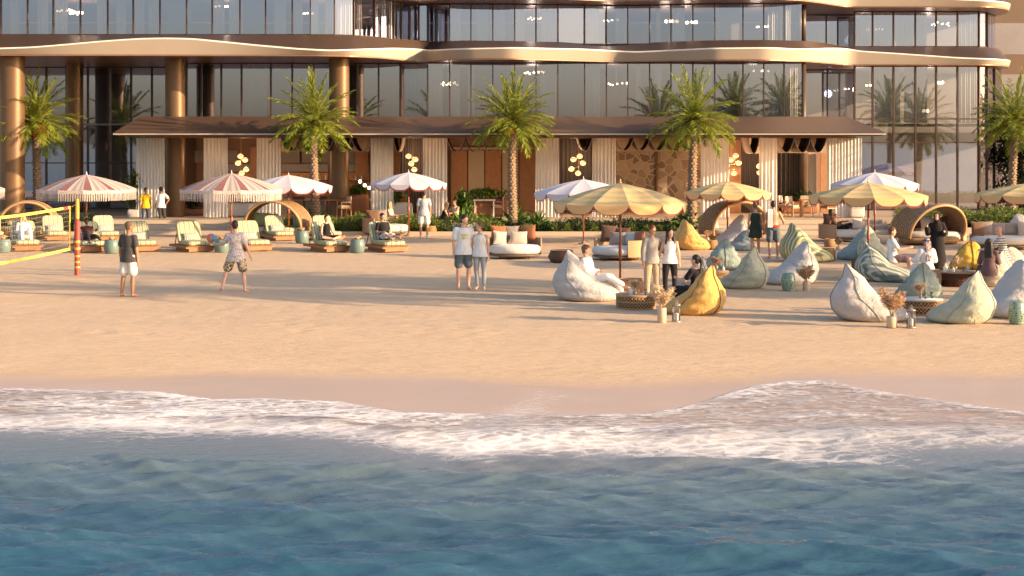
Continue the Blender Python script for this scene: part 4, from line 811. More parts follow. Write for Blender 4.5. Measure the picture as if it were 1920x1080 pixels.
sofa(1162, 487, -20, .88, 'round sofa with brown cushions and a pale curved back, behind the big yellow parasol pole', SHELLO, [((-.45, .35, .76), .5, .55, RX(-15) @ RZ(15), BR), ((-.05, .4, .72), .55, .5, RX(-15), BR), ((-.1, .1, .64), .52, .42, RX(-20), TA), ((.3, .15, .64), .45, .4, RX(-20) @ RZ(-10), LGR), ((.62, .0, .68), .45, .42, RX(-15) @ RZ(-35), OR)], -60, 165, .5)
sofa(1758, 456, 0, .98, 'round sofa with tan end panel behind the woman in black', SHELLO, [((-.5, .35, .72), .5, .45, RX(-15), BR), ((.0, .4, .7), .5, .45, RX(-15), LGR), ((.65, .2, .72), .5, .5, RX(-15) @ RZ(-25), OR)], -40, 180, .5)
sofa(868, 438, 0, .85, 'white round daybed with the two seated people, before the tall bush', SHELL, [], 30, 110, .5); sofa(724, 441, 10, .9, 'brown-backed round daybed with the blond woman, behind the man in the black tee', SHELL, [((-.5, .2, .74), .5, .45, RX(-15) @ RZ(15), BR), ((-.2, .35, .74), .55, .45, RX(-15), TA)], 60, 235, .55)
sofa(1583, 452, -10, .9, 'brown boxy round sofa with the reclining shirtless man', SHELL, [((-.5, .3, .76), .5, .45, RX(-15), BR), ((.45, -.2, .65), .4, .4, RX(-10) @ RZ(30), LGR)], 80, 250, .5); sofa(1882, 466, 0, 1.1, 'wide low sofa with a row of brown cushions at the right edge', SHELL, [((-.85, .1, .66), .5, .5, RX(-15) @ RZ(15), BR), ((-.5, .3, .68), .5, .45, RX(-15), TA), ((-.1, .3, .66), .6, .4, RX(-15), TA), ((.35, .3, .66), .6, .4, RX(-15), TA), ((.75, .1, .66), .5, .5, RX(-15) @ RZ(-10), SN)], 20, 160, .35)
def pouf(x, y, r, h, lab, mat, cat='pouf', name='woven_pouf', prof=None, z=0):
    o = thing(name, lab, cat, G(x, y, z), 0, 'woven stools and poufs'); m = MB(); m.lathe([(r * a, h * b) for a, b in (prof or ((.8, 0), (.95, .12), (1, .5), (.95, .88), (.8, 1), (.1, 1.02)))], n=28); m.build('body', mat, o, True); m = MB(); m.lathe([(r * .82, h), (r * .86, h + .012), (r * .82, h + .02)], n=28, cap=False); m.build('rim', RATT if mat != WICKD else DKWOOD, o, True); return o
pouf(1053, 492, .41, .35, 'dark brown faceted pouf between the two round sofas', WICKD, prof=((.78, 0), (1, .5), (.8, .98), (.1, 1))); pouf(808, 441, .22, .34, 'small orange-brown basket stool by the standing man in grey', WICK); pouf(793, 438, .22, .32, 'darker small basket stool behind the standing man in grey', WICKD)
pouf(1740, 538, .33, .42, 'round grey-brown wicker stool under the seated person in the headscarf', wicker('wicker_grey', (.34, .25, .19), (.1, .07, .05), 40)); pouf(1552, 489, .24, .36, 'honey wicker stool right of the striped bean bag', WICK); pouf(1556, 463, .2, .26, 'small honey basket behind the striped bean bag', WICK); pouf(1335, 468, .2, .30, 'honey wicker basket table beside the far mustard bean bag', WICK)
pouf(1182, 553, .34, .36, 'plain tan round stool behind the parasol pole', mottled('tan_wood', (.45, .25, .13), .6, 6, .12, .1)); pouf(1618, 522, .3, .5, 'brown box stool left of the striped teal bean bag', WICKD, prof=((.97, 0), (1, .1), (1, .9), (.97, 1), (.1, 1)))
# lattice drum tables
def table(x, y, r, h, lab, mat, top, dark):
    o = thing('lattice_table', lab, 'table', G(x, y), 0, 'round woven lattice tables'); m = MB(); n = 34
    for k in range(n):
        for sg in (-1, 1):
            m.tube([(r * cos(2 * pi * (k + sg * j * .9) / n), r * sin(2 * pi * (k + sg * j * .9) / n), lerp(.02, h - .03, j / 4)) for j in range(5)], .009, 4)
    for z_ in (.02, h * .5, h - .03): m.tube([(r * 1.01 * cos(2 * pi * k / 32), r * 1.01 * sin(2 * pi * k / 32), z_) for k in range(32)], .014, 5, closed=True)
    m.build('lattice', mat, o, True); m = MB(); m.lathe([(r * .93, .01), (r * .93, h - .04)], n=28); m.build('inner_drum', dark, o, True)
    m = MB(); m.lathe([(r * .98, h - .03), (r * 1.05, h - .02), (r * 1.05, h), (r * .1, h + .003)], n=36); m.build('top', top, o, True); return G(x, y) + Vector((0, 0, h))
DKI = mottled('dark_inside', (.10, .05, .03), .9); TT = wood('table_top_wood', (.38, .26, .17)); WT = mottled('white_top', (.66, .62, .56), .4)
T1 = table(1192, 578, .42, .31, 'honey lattice table by the crossed feet of the man in white', RATT, TT, DKI); T2 = table(1344, 529, .30, .30, 'small lattice table between the teal and sage bean bags', RATT, TT, DKI); T3 = table(1728, 588, .42, .32, 'lattice table with white top between the front grey and sage bean bags', RATT, WT, DKI); T4 = table(1796, 536, .44, .36, 'dark lattice table in front of the yellow bean bag', DKWOOD, TT, DKI); T5 = table(1325, 472, .001, .01, 'x', RATT, TT, DKI) if False else None
# bean bags
def bag_mesh(w_, d, h, seed, sag=0):
    r = random.Random(seed); ph = [r.uniform(0, 6.28) for _ in range(8)]; m = MB(); nu, nv = 72, 44; yt = d * r.uniform(.30, .44); ex_ = r.uniform(.5, .7); dn_ = r.uniform(.10, .24)
    def fn(u, v):
        th = u * 2 * pi; t_ = v ** .92; bot = sqrt(max(0, 1 - (1 - min(1, t_ / .16)) ** 2)); bot = .74 + .26 * bot
        a = w_ / 2 * (1 - t_) ** ex_ * (1 + .14 * sin(pi * min(1, t_ * 1.25))) * bot + .012; yb = d * (.42 + .14 * sin(pi * min(1, t_ * 1.25))) * bot * (1 - t_ ** 3) + yt * t_ ** 3
        yf = (-.56 * d * bot * (1 - t_) + .06 * d * sin(pi * t_) ) * (1 - t_ ** .9) + yt * t_ ** .9 - .0
        yf = lerp(-.56 * d * bot, yt, t_ ** 1.0) - .02 * d * sin(pi * t_) - dn_ * d * max(0, 1 - t_ / .4) * t_ / .4 * 1.6 + .07 * d * max(0, sin(pi * (t_ - .25) / .5)) * (t_ > .25) * (t_ < .75); c, s_ = cos(th), sin(th)
        x = a * math.copysign(abs(c) ** .85, c); cy = (yb + yf) / 2; b = max(.01, (yb - yf) / 2); y = cy + b * math.copysign(abs(s_) ** .95, s_)
        wr = .011 * sin(t_ * 34 + 3 * c + ph[0]) * abs(c) ** 3 + .009 * sin(5 * th + ph[1] + t_ * 7) * t_ * (1 - t_) * 2.4 + .004 * sin(11 * th + ph[2] - t_ * 13) * (1 - t_) + .005 * sin(t_ * 30 + 5 * th + ph[3]) * (1 - t_)
        wr -= .018 * math.exp(-((t_ - .45 - .06 * sin(3 * th + ph[4])) / .035) ** 2) * (1 if s_ < .2 else .3)
        k = wr * min(1, (1 - t_) * 4) * min(1, t_ * 8); z = h * t_ + (.02 * sin(3 * th + ph[5])) * t_ * (1 - t_)
        return Vector((x + k * c * 1.6, y + k * s_ * 1.6, max(0, z)))
    m.grid(nu, nv, fn, 0, True); m.add([fn(i / nu, 0) for i in range(nu)], [tuple(reversed(range(nu)))]); return m, fn
def bag(x, y, rz, w_, d, h, mat, lab, seed, seam=None, z=0, tilt=0):
    w_ *= 1.12; d *= 1.08; h *= 1.04; o = thing('bean_bag', lab, 'bean bag', G(x, y, z), R(rz), 'pointed bean bags on the sand'); m, fn = bag_mesh(w_, d, h, seed); m.build('cover', mat, o, True); m = MB()
    m.tube([fn(.25, v / 24) + Vector((0, .008, 0)) for v in range(25)], .011, 5); m.tube([fn(.0, v / 24) + Vector((.006, 0, 0)) for v in range(25)], .009, 5); m.tube([fn(.5, v / 24) - Vector((.006, 0, 0)) for v in range(25)], .009, 5); m.build('seam', seam or SEAMG, o, True); return o
SEAMG = mottled('grey_piping', (.28, .28, .26), .8); SEAMB = mottled('brown_piping', (.12, .07, .04), .8)
GREYB = fabric('grey_canvas', (.50, .465, .44), .08, 1.0); MUST = fabric('mustard_canvas', (.62, .36, .11), .08, 1.0); SAGE = fabric('sage_canvas', (.45, .46, .35), .08, 1.0); TEALB = fabric('teal_canvas', (.26, .33, .31), .08, 1.0); SLATE = fabric('slate_canvas', (.20, .245, .25), .08, 1.0); CREAMB = fabric('cream_canvas', (.58, .52, .42), .08, 1.0); YELB = fabric('yellow_canvas', (.64, .44, .08), .08, 1.0)
STRB = striped('teal_stripe_canvas', (.13, .18, .17), (.52, .50, .42), 0, 9, .12); STRG = striped('green_stripe_canvas', (.15, .20, .13), (.54, .50, .30), 0, 9, .1)
bag(1100, 562, 72, 1.1, 1.32, 1.08, GREYB, 'grey bean bag with the man in white seated on it', 1); bag(1302, 588, 228, 1.0, 1.1, 1.0, MUST, 'nearest mustard bean bag, seen from behind, with the ponytailed woman', 2, SEAMB); bag(1299, 468, 128, .95, 1.15, .98, MUST, 'far mustard bean bag, empty, near the woven hooded daybed', 3)
bag(1372, 459, -60, 1.15, 1.0, 1.0, GREYB, 'pale grey bean bag inside the woven hooded daybed opening', 4); bag(1388, 469, -40, .85, .75, .62, SLATE, 'small slate-blue bean bag left of the woman in the dark dress', 5); bag(1356, 506, 182, .92, .8, .85, TEALB, 'teal bean bag behind the small lattice table', 6); bag(1392, 540, 232, .95, 1.1, .98, SAGE, 'sage bean bag seen from behind, between small table and green stool', 7)
bag(1482, 532, -58, 1.05, 1.25, 1.02, GREYB, 'grey bean bag behind the green ceramic stool and dried grass', 8); bag(1514, 490, 118, 1.2, 1.5, 1.12, STRG, 'green and cream striped bean bag, empty, in the middle of the group', 9); bag(1604, 486, -70, 1.05, 1.0, .95, TEALB, 'teal-grey bean bag in front of the reclining man', 10); bag(1640, 491, 20, .85, .9, 1.02, SAGE, 'pale sage bean bag touching the yellow parasol pole', 11)
bag(1666, 527, 76, 1.1, 1.42, .98, STRB, 'teal and white striped bean bag with the young man in white tee', 12); bag(1816, 504, 180, .92, .8, .78, YELB, 'bright yellow bean bag behind the dark lattice table', 13, SEAMB); bag(1634, 600, 88, 1.0, 1.38, 1.1, GREYB, 'nearest grey bean bag with a tall point at its left, behind dried grass', 14); bag(1722, 558, 184, .95, .85, .80, TEALB, 'teal bean bag behind the white-topped lattice table', 15)
bag(1800, 604, 232, 1.0, 1.18, 1.0, SAGE, 'nearest sage bean bag, seen from behind, at the lower right', 16); bag(1890, 592, -60, 1.1, 1.15, 1.1, GREYB, 'large grey bean bag at the right edge behind the green stool', 17); bag(1860, 536, 228, .85, .85, .86, CREAMB, 'cream bean bag behind the seated dark-haired woman', 18); bag(1906, 508, 10, .85, .8, .62, CREAMB, 'small cream bean bag right of the bald man', 19); bag(1912, 446, -15, .95, .9, .85, GREYB, 'distant grey bean bag at the right edge by the planting', 20); bag(1296, 544, 230, .85, .8, .78, LGR, 'light grey bean bag between the standing couple and the ponytailed woman', 21)
# ceramic stools
GCER = NT('green_ceramic'); _t = GCER; v = _t.coord('Object'); vo = _t.nd('ShaderNodeTexVoronoi'); vo.inputs['Scale'].default_value = 22; _t.L(v, vo.inputs['Vector']); _t.base(_t.mix(_t.ramp(vo.outputs[0], [(.25, 1), (.4, 0)]), (.20, .29, .22), (.04, .08, .065))); _t.set(rough=.25, coat=.4); GCER = _t.m
for x, y, lab in ((1478, 546, 'pierced green ceramic stool beside the dried grass vase, mid group'), (1907, 608, 'pierced green ceramic stool at the right edge')):
    o = thing('garden_stool', lab, 'stool', G(x, y), 0, 'green ceramic garden stools'); m = MB(); r, h = .165, .44; m.lathe([(r * .82, 0), (r * .86, .02), (r, h * .3), (r * 1.04, h * .5), (r, h * .7), (r * .86, h - .02), (r * .8, h), (.02, h + .01)], n=28); m.build('body', GCER, o, True); m = MB()
    for z_ in (.05, h - .05): m.lathe([(r * .9, z_ - .008), (r * .94, z_), (r * .9, z_ + .008)], n=28, cap=False)
    m.build('band', mottled('green_band', (.18, .30, .24), .3), o, True)
# dried grass vases
PAMP = foliage('pampas_plume', (.50, .36, .22), (.74, .62, .45)); PAMPR = foliage('rust_plume', (.42, .27, .16), (.66, .48, .33)); VASE = NT('ribbed_glass_vase'); VASE.base((.55, .42, .30)); VASE.set(rough=.25); VASE = VASE.m
def pampas(x, y, vh, gh, lab, seed, mat=PAMP, vr=.09, z=0.0, n=16, spread=.35, p=None):
    r = random.Random(seed); o = thing('dried_grass_vase', lab, 'vase', p if p is not None else G(x, y, z), 0, 'vases of dried pampas grass'); m = MB(); m.lathe([(vr * .9, 0), (vr, .01), (vr, vh * .95), (vr * .97, vh), (vr * .86, vh), (vr * .86, vh * .4)], n=20); m.build('vase', VASE, o, True); m = MB()
    for k in range(n):
        az = r.uniform(0, 6.28); tilt = r.uniform(.05, spread); L = gh * r.uniform(.65, 1); d = Vector((cos(az) * tilt, sin(az) * tilt, 1)).normalized(); pts = []; q = Vector((0, 0, vh * .6)); dd = d.copy()
        for i in range(7): pts.append(q.copy()); q = q + dd * (vh * .4 + L) / 6; dd = (dd + Vector((cos(az), sin(az), -.2)) * .07).normalized()
        m.tube(pts, .004, 3, 1)
        for j in range(56):
            u = .42 + .58 * j / 56; i = min(5, int(u * 6)); c = pts[i].lerp(pts[i + 1], u * 6 - i); s_ = max(0, sin(pi * (u - .40) / .62)) ** .7; dv = Vector((r.gauss(0, 1), r.gauss(0, 1), r.gauss(.7, .4))); blade(m, c, dv, Vector((r.gauss(0, .5), .8, .6)), .095 * s_ * (gh / .4) ** .5 + .012, .022, .3, 2)
    m.build('dried_grass', [mat, mottled('dry_stem', (.4, .28, .15), .8)], o); return o
pampas(1241, 605, .30, .5, 'tall ribbed vase of pale pampas grass in front of the lattice table', 1, n=24, spread=.5); pampas(1672, 614, .22, .62, 'vase of beige-pink dried grass against the nearest grey bean bag', 2, PAMPR, n=24, spread=.38, vr=.10); pampas(1512, 545, .22, .42, 'vase of beige dried grass right of the green stool, mid group', 3, PAMPR, n=22, spread=.42, vr=.09); pampas(1572, 468, .1, .3, 'small beige dried grass arrangement behind the striped bean bag', 4, PAMPR, n=12)
for T_, dx, lab, sd_, mt, gh in ((T1, -.02, 'short white vase of dried grass on the honey lattice table', 11, PAMP, .2), (T2, .0, 'dried grass in a jar on the small lattice table', 12, PAMPR, .26), (T3, -.03, 'pink dried flowers on the white-topped table', 13, PAMPR, .22), (T4, -.05, 'yellow dried grass on the dark lattice table', 14, PAMP, .3)): pampas(0, 0, .12, gh, lab, sd_, mt, .035, n=10, spread=.5, p=T_ + Vector((dx, 0, 0)))
pampas(0, 0, .08, .26, 'pink dried grass on the wicker basket table', 15, PAMPR, .05, n=10, spread=.5, p=G(1327, 468) + Vector((0, 0, .32)))
# glassware on tables
DRINK = {'green drink': (.35, .5, .08), 'orange drink': (.8, .4, .05), 'clear bottle': (.6, .62, .6), 'red drink': (.5, .1, .06)}
def glass(p, kind, lab, h=.12, r=.028):
    o = thing('drinking_glass' if 'bottle' not in kind else 'bottle', lab, 'glass' if 'bottle' not in kind else 'bottle', p, 0, 'drinks standing on the low tables'); m = MB(); mat = mottled('liquid_' + kind.replace(' ', '_'), DRINK[kind], .15, 5, .05, 0)
    if 'bottle' in kind: m.lathe([(r, 0), (r * 1.05, .01), (r * 1.05, h * .6), (r * .4, h * .8), (r * .4, h), (.004, h)], n=12); m.build('glass_body', mat, o, True); m = MB(); m.lathe([(r * .45, h), (r * .45, h + .02), (.003, h + .02)], n=10); m.build('cap', BRASS, o)
    else: m.lathe([(r * .8, 0), (r, h), (r * .93, h), (r * .74, .01)], n=12, cap=False); m.build('glass_body', CLEAR, o, True); m = MB(); m.lathe([(r * .72, .006), (r * .9, h * .8), (.002, h * .8)], n=12); m.build('drink', mat, o, True)
glass(T1 + Vector((-.12, -.1, 0)), 'clear bottle', 'white bottle on the honey lattice table', .16, .04); glass(T1 + Vector((.2, -.12, 0)), 'orange drink', 'drink at the right of the honey lattice table'); glass(T2 + Vector((.16, -.05, 0)), 'clear bottle', 'white candle-like bottle on the small lattice table', .12, .04)
glass(T3 + Vector((.05, -.12, 0)), 'green drink', 'dull green drink in the centre of the white-topped table'); glass(T3 + Vector((.22, .02, 0)), 'green drink', 'bright green drink at the right of the white-topped table', .13, .034); glass(T3 + Vector((-.06, -.16, 0)), 'orange drink', 'orange drink beside the pink flowers')
glass(T4 + Vector((-.32, -.05, 0)), 'clear bottle', 'large clear bottle at the left of the dark lattice table', .2, .05); glass(T4 + Vector((-.15, -.12, 0)), 'clear bottle', 'small clear bottle by the yellow dried grass', .12, .035); glass(T4 + Vector((.12, -.05, 0)), 'red drink', 'pink drink on the dark lattice table'); glass(T4 + Vector((.24, -.02, 0)), 'clear bottle', 'tall clear bottle at the right of the dark lattice table', .18, .035)
# lanterns
def lantern(x, y, lab, h=.42, r=.085):
    o = thing('glass_lantern', lab, 'lantern', G(x, y), 0, 'glass candle lanterns on the sand'); m = MB(); m.lathe([(r * 1.1, 0), (r * 1.15, .01), (r * 1.1, .03), (r * .9, .035)], n=20)
    for k in range(4): a = pi / 4 + k * pi / 2; m.cyl((r * cos(a), r * sin(a), .03), (r * cos(a), r * sin(a), h * .82), .006, n=5)
    m.lathe([(r * 1.1, h * .8), (r * 1.15, h * .82), (r * .9, h * .85), (r * .35, h * .92), (r * .1, h * .95)], n=20); m.tube([(r * .3 * cos(a / 8 * 2 * pi), 0, h * .98 + r * .3 * sin(a / 8 * 2 * pi)) for a in range(8)], .006, 4, closed=True); m.build('frame', mottled('lantern_metal', (.35, .3, .26), .35, 3, .1, 0, metal=.5), o, True)
    m = MB(); m.lathe([(r * .98, .035), (r * .98, h * .8)], n=20, cap=False); m.build('glass_cylinder', CLEAR, o, True); m = MB(); m.lathe([(.04, .035), (.042, .05), (.042, .17), (.03, .18), (.003, .175)], n=14); m.cyl((0, 0, .17), (0, 0, .195), .003, n=4); m.build('candle', mottled('candle_wax', (.75, .7, .62), .5, 3, .04, 0), o, True)
lantern(1268, 604, 'glass lantern with a white candle beside the tall pampas vase'); lantern(1708, 615, 'glass lantern with a candle in front of the white-topped table')
# net and post
t = NT('banded_post'); v = t.coord('Object'); sp = t.nd('ShaderNodeSeparateXYZ'); t.L(v, sp.inputs[0]); Y_ = (.62, .38, .06); R_ = (.36, .05, .035)
t.base(t.ramp(t.math('DIVIDE', sp.outputs[2], 2.06), [(0, R_), (.09, Y_), (.115, R_), (.16, Y_), (.185, R_), (.235, Y_), (.26, R_), (.33, Y_), (.36, R_), (.42, Y_), (.45, R_), (.735, Y_)], 'CONSTANT')); t.set(rough=.5)
pp = G(145, 516); o = thing('net_post', 'red and yellow banded volleyball post standing in the sand', 'post', pp); m = MB(); m.lathe([(.075, 0), (.075, 1.45), (.05, 1.47), (.05, 2.03), (.02, 2.06)], n=20); m.build('post', t.m, o, True, 40); m = MB(); m.tube([(-.04, 0, 1.9), (-.15, -.02, 1.84)], .008, 4); m.tube([(-.05, 0, .55), (-.12, 0, .6), (-.2, 0, .72)], .008, 4); m.build('rope', mottled('rope', (.6, .5, .35), .9), o)
nt = thing('volleyball_net', 'volleyball net with yellow tapes sagging out of the left edge', 'net', pp); YT = mottled('yellow_tape', (.75, .58, .10), .6); d0 = Vector((-.2, 0, 0)); d1 = Vector((-1.7, -8.5, 0))
def npt(u, z_): q = d0.lerp(d1, u); return q + Vector((0, 0, z_ - .10 * sin(pi * u)))
m = MB(); m.grid(24, 2, lambda u, v: npt(u, 1.86 - .07 * v)); o2 = m.build('top_tape', YT, nt); m = MB(); m.grid(24, 2, lambda u, v: npt(u, .74 - .07 * v)); m.build('bottom_tape', YT, nt); m = MB(); m.grid(2, 2, lambda u, v: npt(u * .035 + .01, 1.865 - .095 * v) - Vector((0, .004, 0))); m.build('red_marker', TRIM, nt)
m = MB()
for k in range(75): u = k / 75; a, b = npt(u, .74), npt(u, 1.80); e = Vector((0, .006, 0)) * .8; m.add([a - e, a + e, b + e, b - e], [(0, 1, 2, 3)])
for k in range(1, 9): m.grid(24, 2, lambda u, v: npt(u, .74 + k * .12 - .006 * v))
m.build('mesh', mottled('net_cord', (.25, .2, .15), .9), nt); m = MB(); m.box((-.2, 0, 1.26), (.03, .02, 1.2)); m.build('side_band', YT, nt)
# dining furniture of the restaurant
def chair(x, y, Y, rz, mat, cush, lab, s=1, z=.45, high=0):
    o = thing('dining_chair' if not high else 'bar_stool', lab, 'chair' if not high else 'bar stool', (PX(x, Y), Y, z), R(rz), 'seats of the beach restaurant'); h = .44 + high
    for sx_ in (-1, 1):
        for sy_ in (-1, 1): m = MB(); m.cyl((sx_ * .24, sy_ * .22, 0), (sx_ * .21, sy_ * .2, h + (.38 if sy_ > 0 else .2 * (not high))), .02, n=6); m.build('leg', mat, o)
    m = MB(); m.box((0, 0, h - .04), (.48, .46, .05)); m.build('seat', mat, o); m = MB(); m.rbox((0, 0, h + .02), (.44, .42, .09), .03); m.build('seat_cushion', cush, o, True); m = MB(); m.rbox((0, .21, h + .28), (.46, .06, .3), .03, 0, 0, RX(-8)); m.build('backrest', cush if not high else mat, o, True)
    if not high:
        m = MB()
        for sx_ in (-1, 1): m.box((sx_ * .23, 0, h + .2), (.05, .46, .03))
        m.build('armrest', mat, o)
def dtable(x, Y, w_, lab, mat, h=.72, z=.45):
    o = thing('dining_table', lab, 'table', (PX(x, Y), Y, z), 0, 'tables of the beach restaurant'); m = MB(); m.box((0, 0, h), (w_, .7, .04)); m.build('top', mat, o)
    for sx_ in (-1, 1):
        for sy_ in (-1, 1): m = MB(); m.box((sx_ * (w_ / 2 - .06), sy_ * .28, h / 2 - .01), (.05, .05, h - .02)); m.build('leg', mat, o)
for a in [(1486, 0, 66.4, 40, OAK, SN, 'oak armchair with a striped pale backrest, left end of the right dining set'), (1512, 0, 67.2, 0, OAK, SN, 'oak chair behind the right dining table'), (1552, 0, 66.0, -60, OAK, OR, 'oak armchair at the right end of the right dining set'), (1472, 0, 67.4, 60, OAK, LGR, 'pale cushioned chair just inside the dark opening'), (645, 0, 66.2, -60, OAK, SN, 'slatted pale armchair by the second bronze column'), (932, 0, 66.6, -80, DKWOOD, BR, 'dark armchair left of the large agave'), (885, 0, 66.8, 80, OAK, SN, 'light armchair behind the tall bright bush'), (900, 0, 67.6, 0, DKWOOD, LGR, 'pale-seated chair behind the white table'), (755, 0, 67.5, 20, OAK, OR, 'orange-brown chair behind the white planter box')]: chair(*a)
for a in [(665, 0, 68.9, 180, DKWOOD, BR, 'dark bar stool right of the second bronze column', 1, .45, .28), (560, 0, 68.9, 180, DKWOOD, BR, 'dark bar stool left of the second palm trunk', 1, .45, .28), (602, 0, 68.9, 180, DKWOOD, BR, 'dark bar stool right of the second palm trunk', 1, .45, .28)]: chair(*a)
dtable(1530, 66.6, 1.3, 'oak dining table of the right dining set', OAK); dtable(627, 66.4, .8, 'dark table in front of the second bronze column', DKWOOD); dtable(908, 66.2, .9, 'white-topped table right of the tall bright bush', WPOT); dtable(945, 67.6, 1.0, 'dark table inside, left of the middle palm trunk', DKWOOD)
for i in range(14):
    x = 532 + i * 11.2
    if 616 < x < 656: continue
    Yb = 71.7; p = Vector((PX(x, Yb), Yb, PZ(338, Yb))); glass(p, ['clear bottle', 'orange drink', 'red drink'][i % 3] if i % 3 == 0 else 'clear bottle', f'small bottle on the back bar shelf, {nth(i)} from the left', .22, .04)
panel(527, 692, 337.8, 339.5, 71.7, 'bar_shelf', DKWOOD, .3)
m = MB(); o = thing('string_lights', 'short string of round lit bulbs hanging left of the white parasol', 'lights', (PX(690, 66.8), 66.8, 0)); P_ = [Vector((PX(x, 66.8) - PX(690, 66.8), 0, PZ(y, 66.8))) for x, y in ((655, 325), (664, 333), (675, 338), (684, 345), (692, 350), (702, 352))]; m.tube(P_, .008, 4); m.build('wire', DKWOOD, o)
for q in P_[2:5]: g = MB(); g.ell(q - Vector((0, 0, .05)), (.07, .07, .07), 12); g.build('bulb', GLOW, o, True)
# ================================================================ people
def vox(mb, name, mats, parent, vs=.014, sm=4):
    me = bpy.data.meshes.new('t'); me.from_pydata(mb.v, [], mb.f); o = bpy.data.objects.new('t', me); scene.collection.objects.link(o)
    r = o.modifiers.new('r', 'REMESH'); r.mode = 'VOXEL'; r.voxel_size = vs; s_ = o.modifiers.new('s', 'SMOOTH'); s_.iterations = sm; s_.factor = .5
    dg = bpy.context.evaluated_depsgraph_get(); dg.update(); out = bpy.data.meshes.new_from_object(o.evaluated_get(dg)); bpy.data.objects.remove(o); bpy.data.meshes.remove(me)
    out.name = name; out.materials.clear()
    for m in (mats if isinstance(mats, list) else [mats]): out.materials.append(m)
    out.polygons.foreach_set('use_smooth', [True] * len(out.polygons)); ob = bpy.data.objects.new(name, out); return link(ob, parent)
def cap(m, a, b, ra, rb):
    a, b = Vector(a), Vector(b); d = (b - a); L = d.length; d = d.normalized() if L > 1e-5 else Vector((0, 0, 1)); pts = []; rr = []
    for k in (-.98, -.8, -.45): pts.append(a + d * ra * k); rr.append(ra * sqrt(1 - k * k))
    pts.append(a); rr.append(ra); pts.append(b); rr.append(rb)
    for k in (.45, .8, .98): pts.append(b + d * rb * k); rr.append(rb * sqrt(1 - k * k))
    m.tube(pts, rr, 12)
def ringloft(m, rings, side, fwd, n=20):
    vs = []; fs = []
    for c, a, b in rings:
        for k in range(n): th = 2 * pi * k / n; vs.append(Vector(c) + side * (a * cos(th)) + fwd * (b * sin(th)))
    for i in range(len(rings) - 1):
        for k in range(n): l = (k + 1) % n; fs.append((i * n + k, i * n + l, (i + 1) * n + l, (i + 1) * n + k))
    fs.append(tuple(reversed(range(n)))); fs.append(tuple((len(rings) - 1) * n + k for k in range(n))); m.add(vs, fs)
def skin(name, c): return mottled(name, c, .5, 5, .08, .05, 60, .002, 0, .35)
SK = {'fair': skin('skin_fair', (.62, .36, .25)), 'tan': skin('skin_tan', (.48, .26, .16)), 'olive': skin('skin_olive', (.36, .18, .105)), 'dark': skin('skin_dark', (.12, .055, .035))}
HB = mottled('hair_dark', (.025, .015, .012), .5, 30, .3, .4, 90, .004); HBR = mottled('hair_brown', (.13, .06, .03), .5, 30, .3, .4, 90, .004); HBL = mottled('hair_blond', (.5, .31, .13), .5, 30, .3, .4, 90, .004); HG = mottled('hair_cropped', (.12, .08, .06), .8, 30, .2, .2)
EYE = mottled('eye_dark', (.02, .015, .012), .3); LIPS = mottled('lips', (.38, .13, .10), .5)
V = Vector
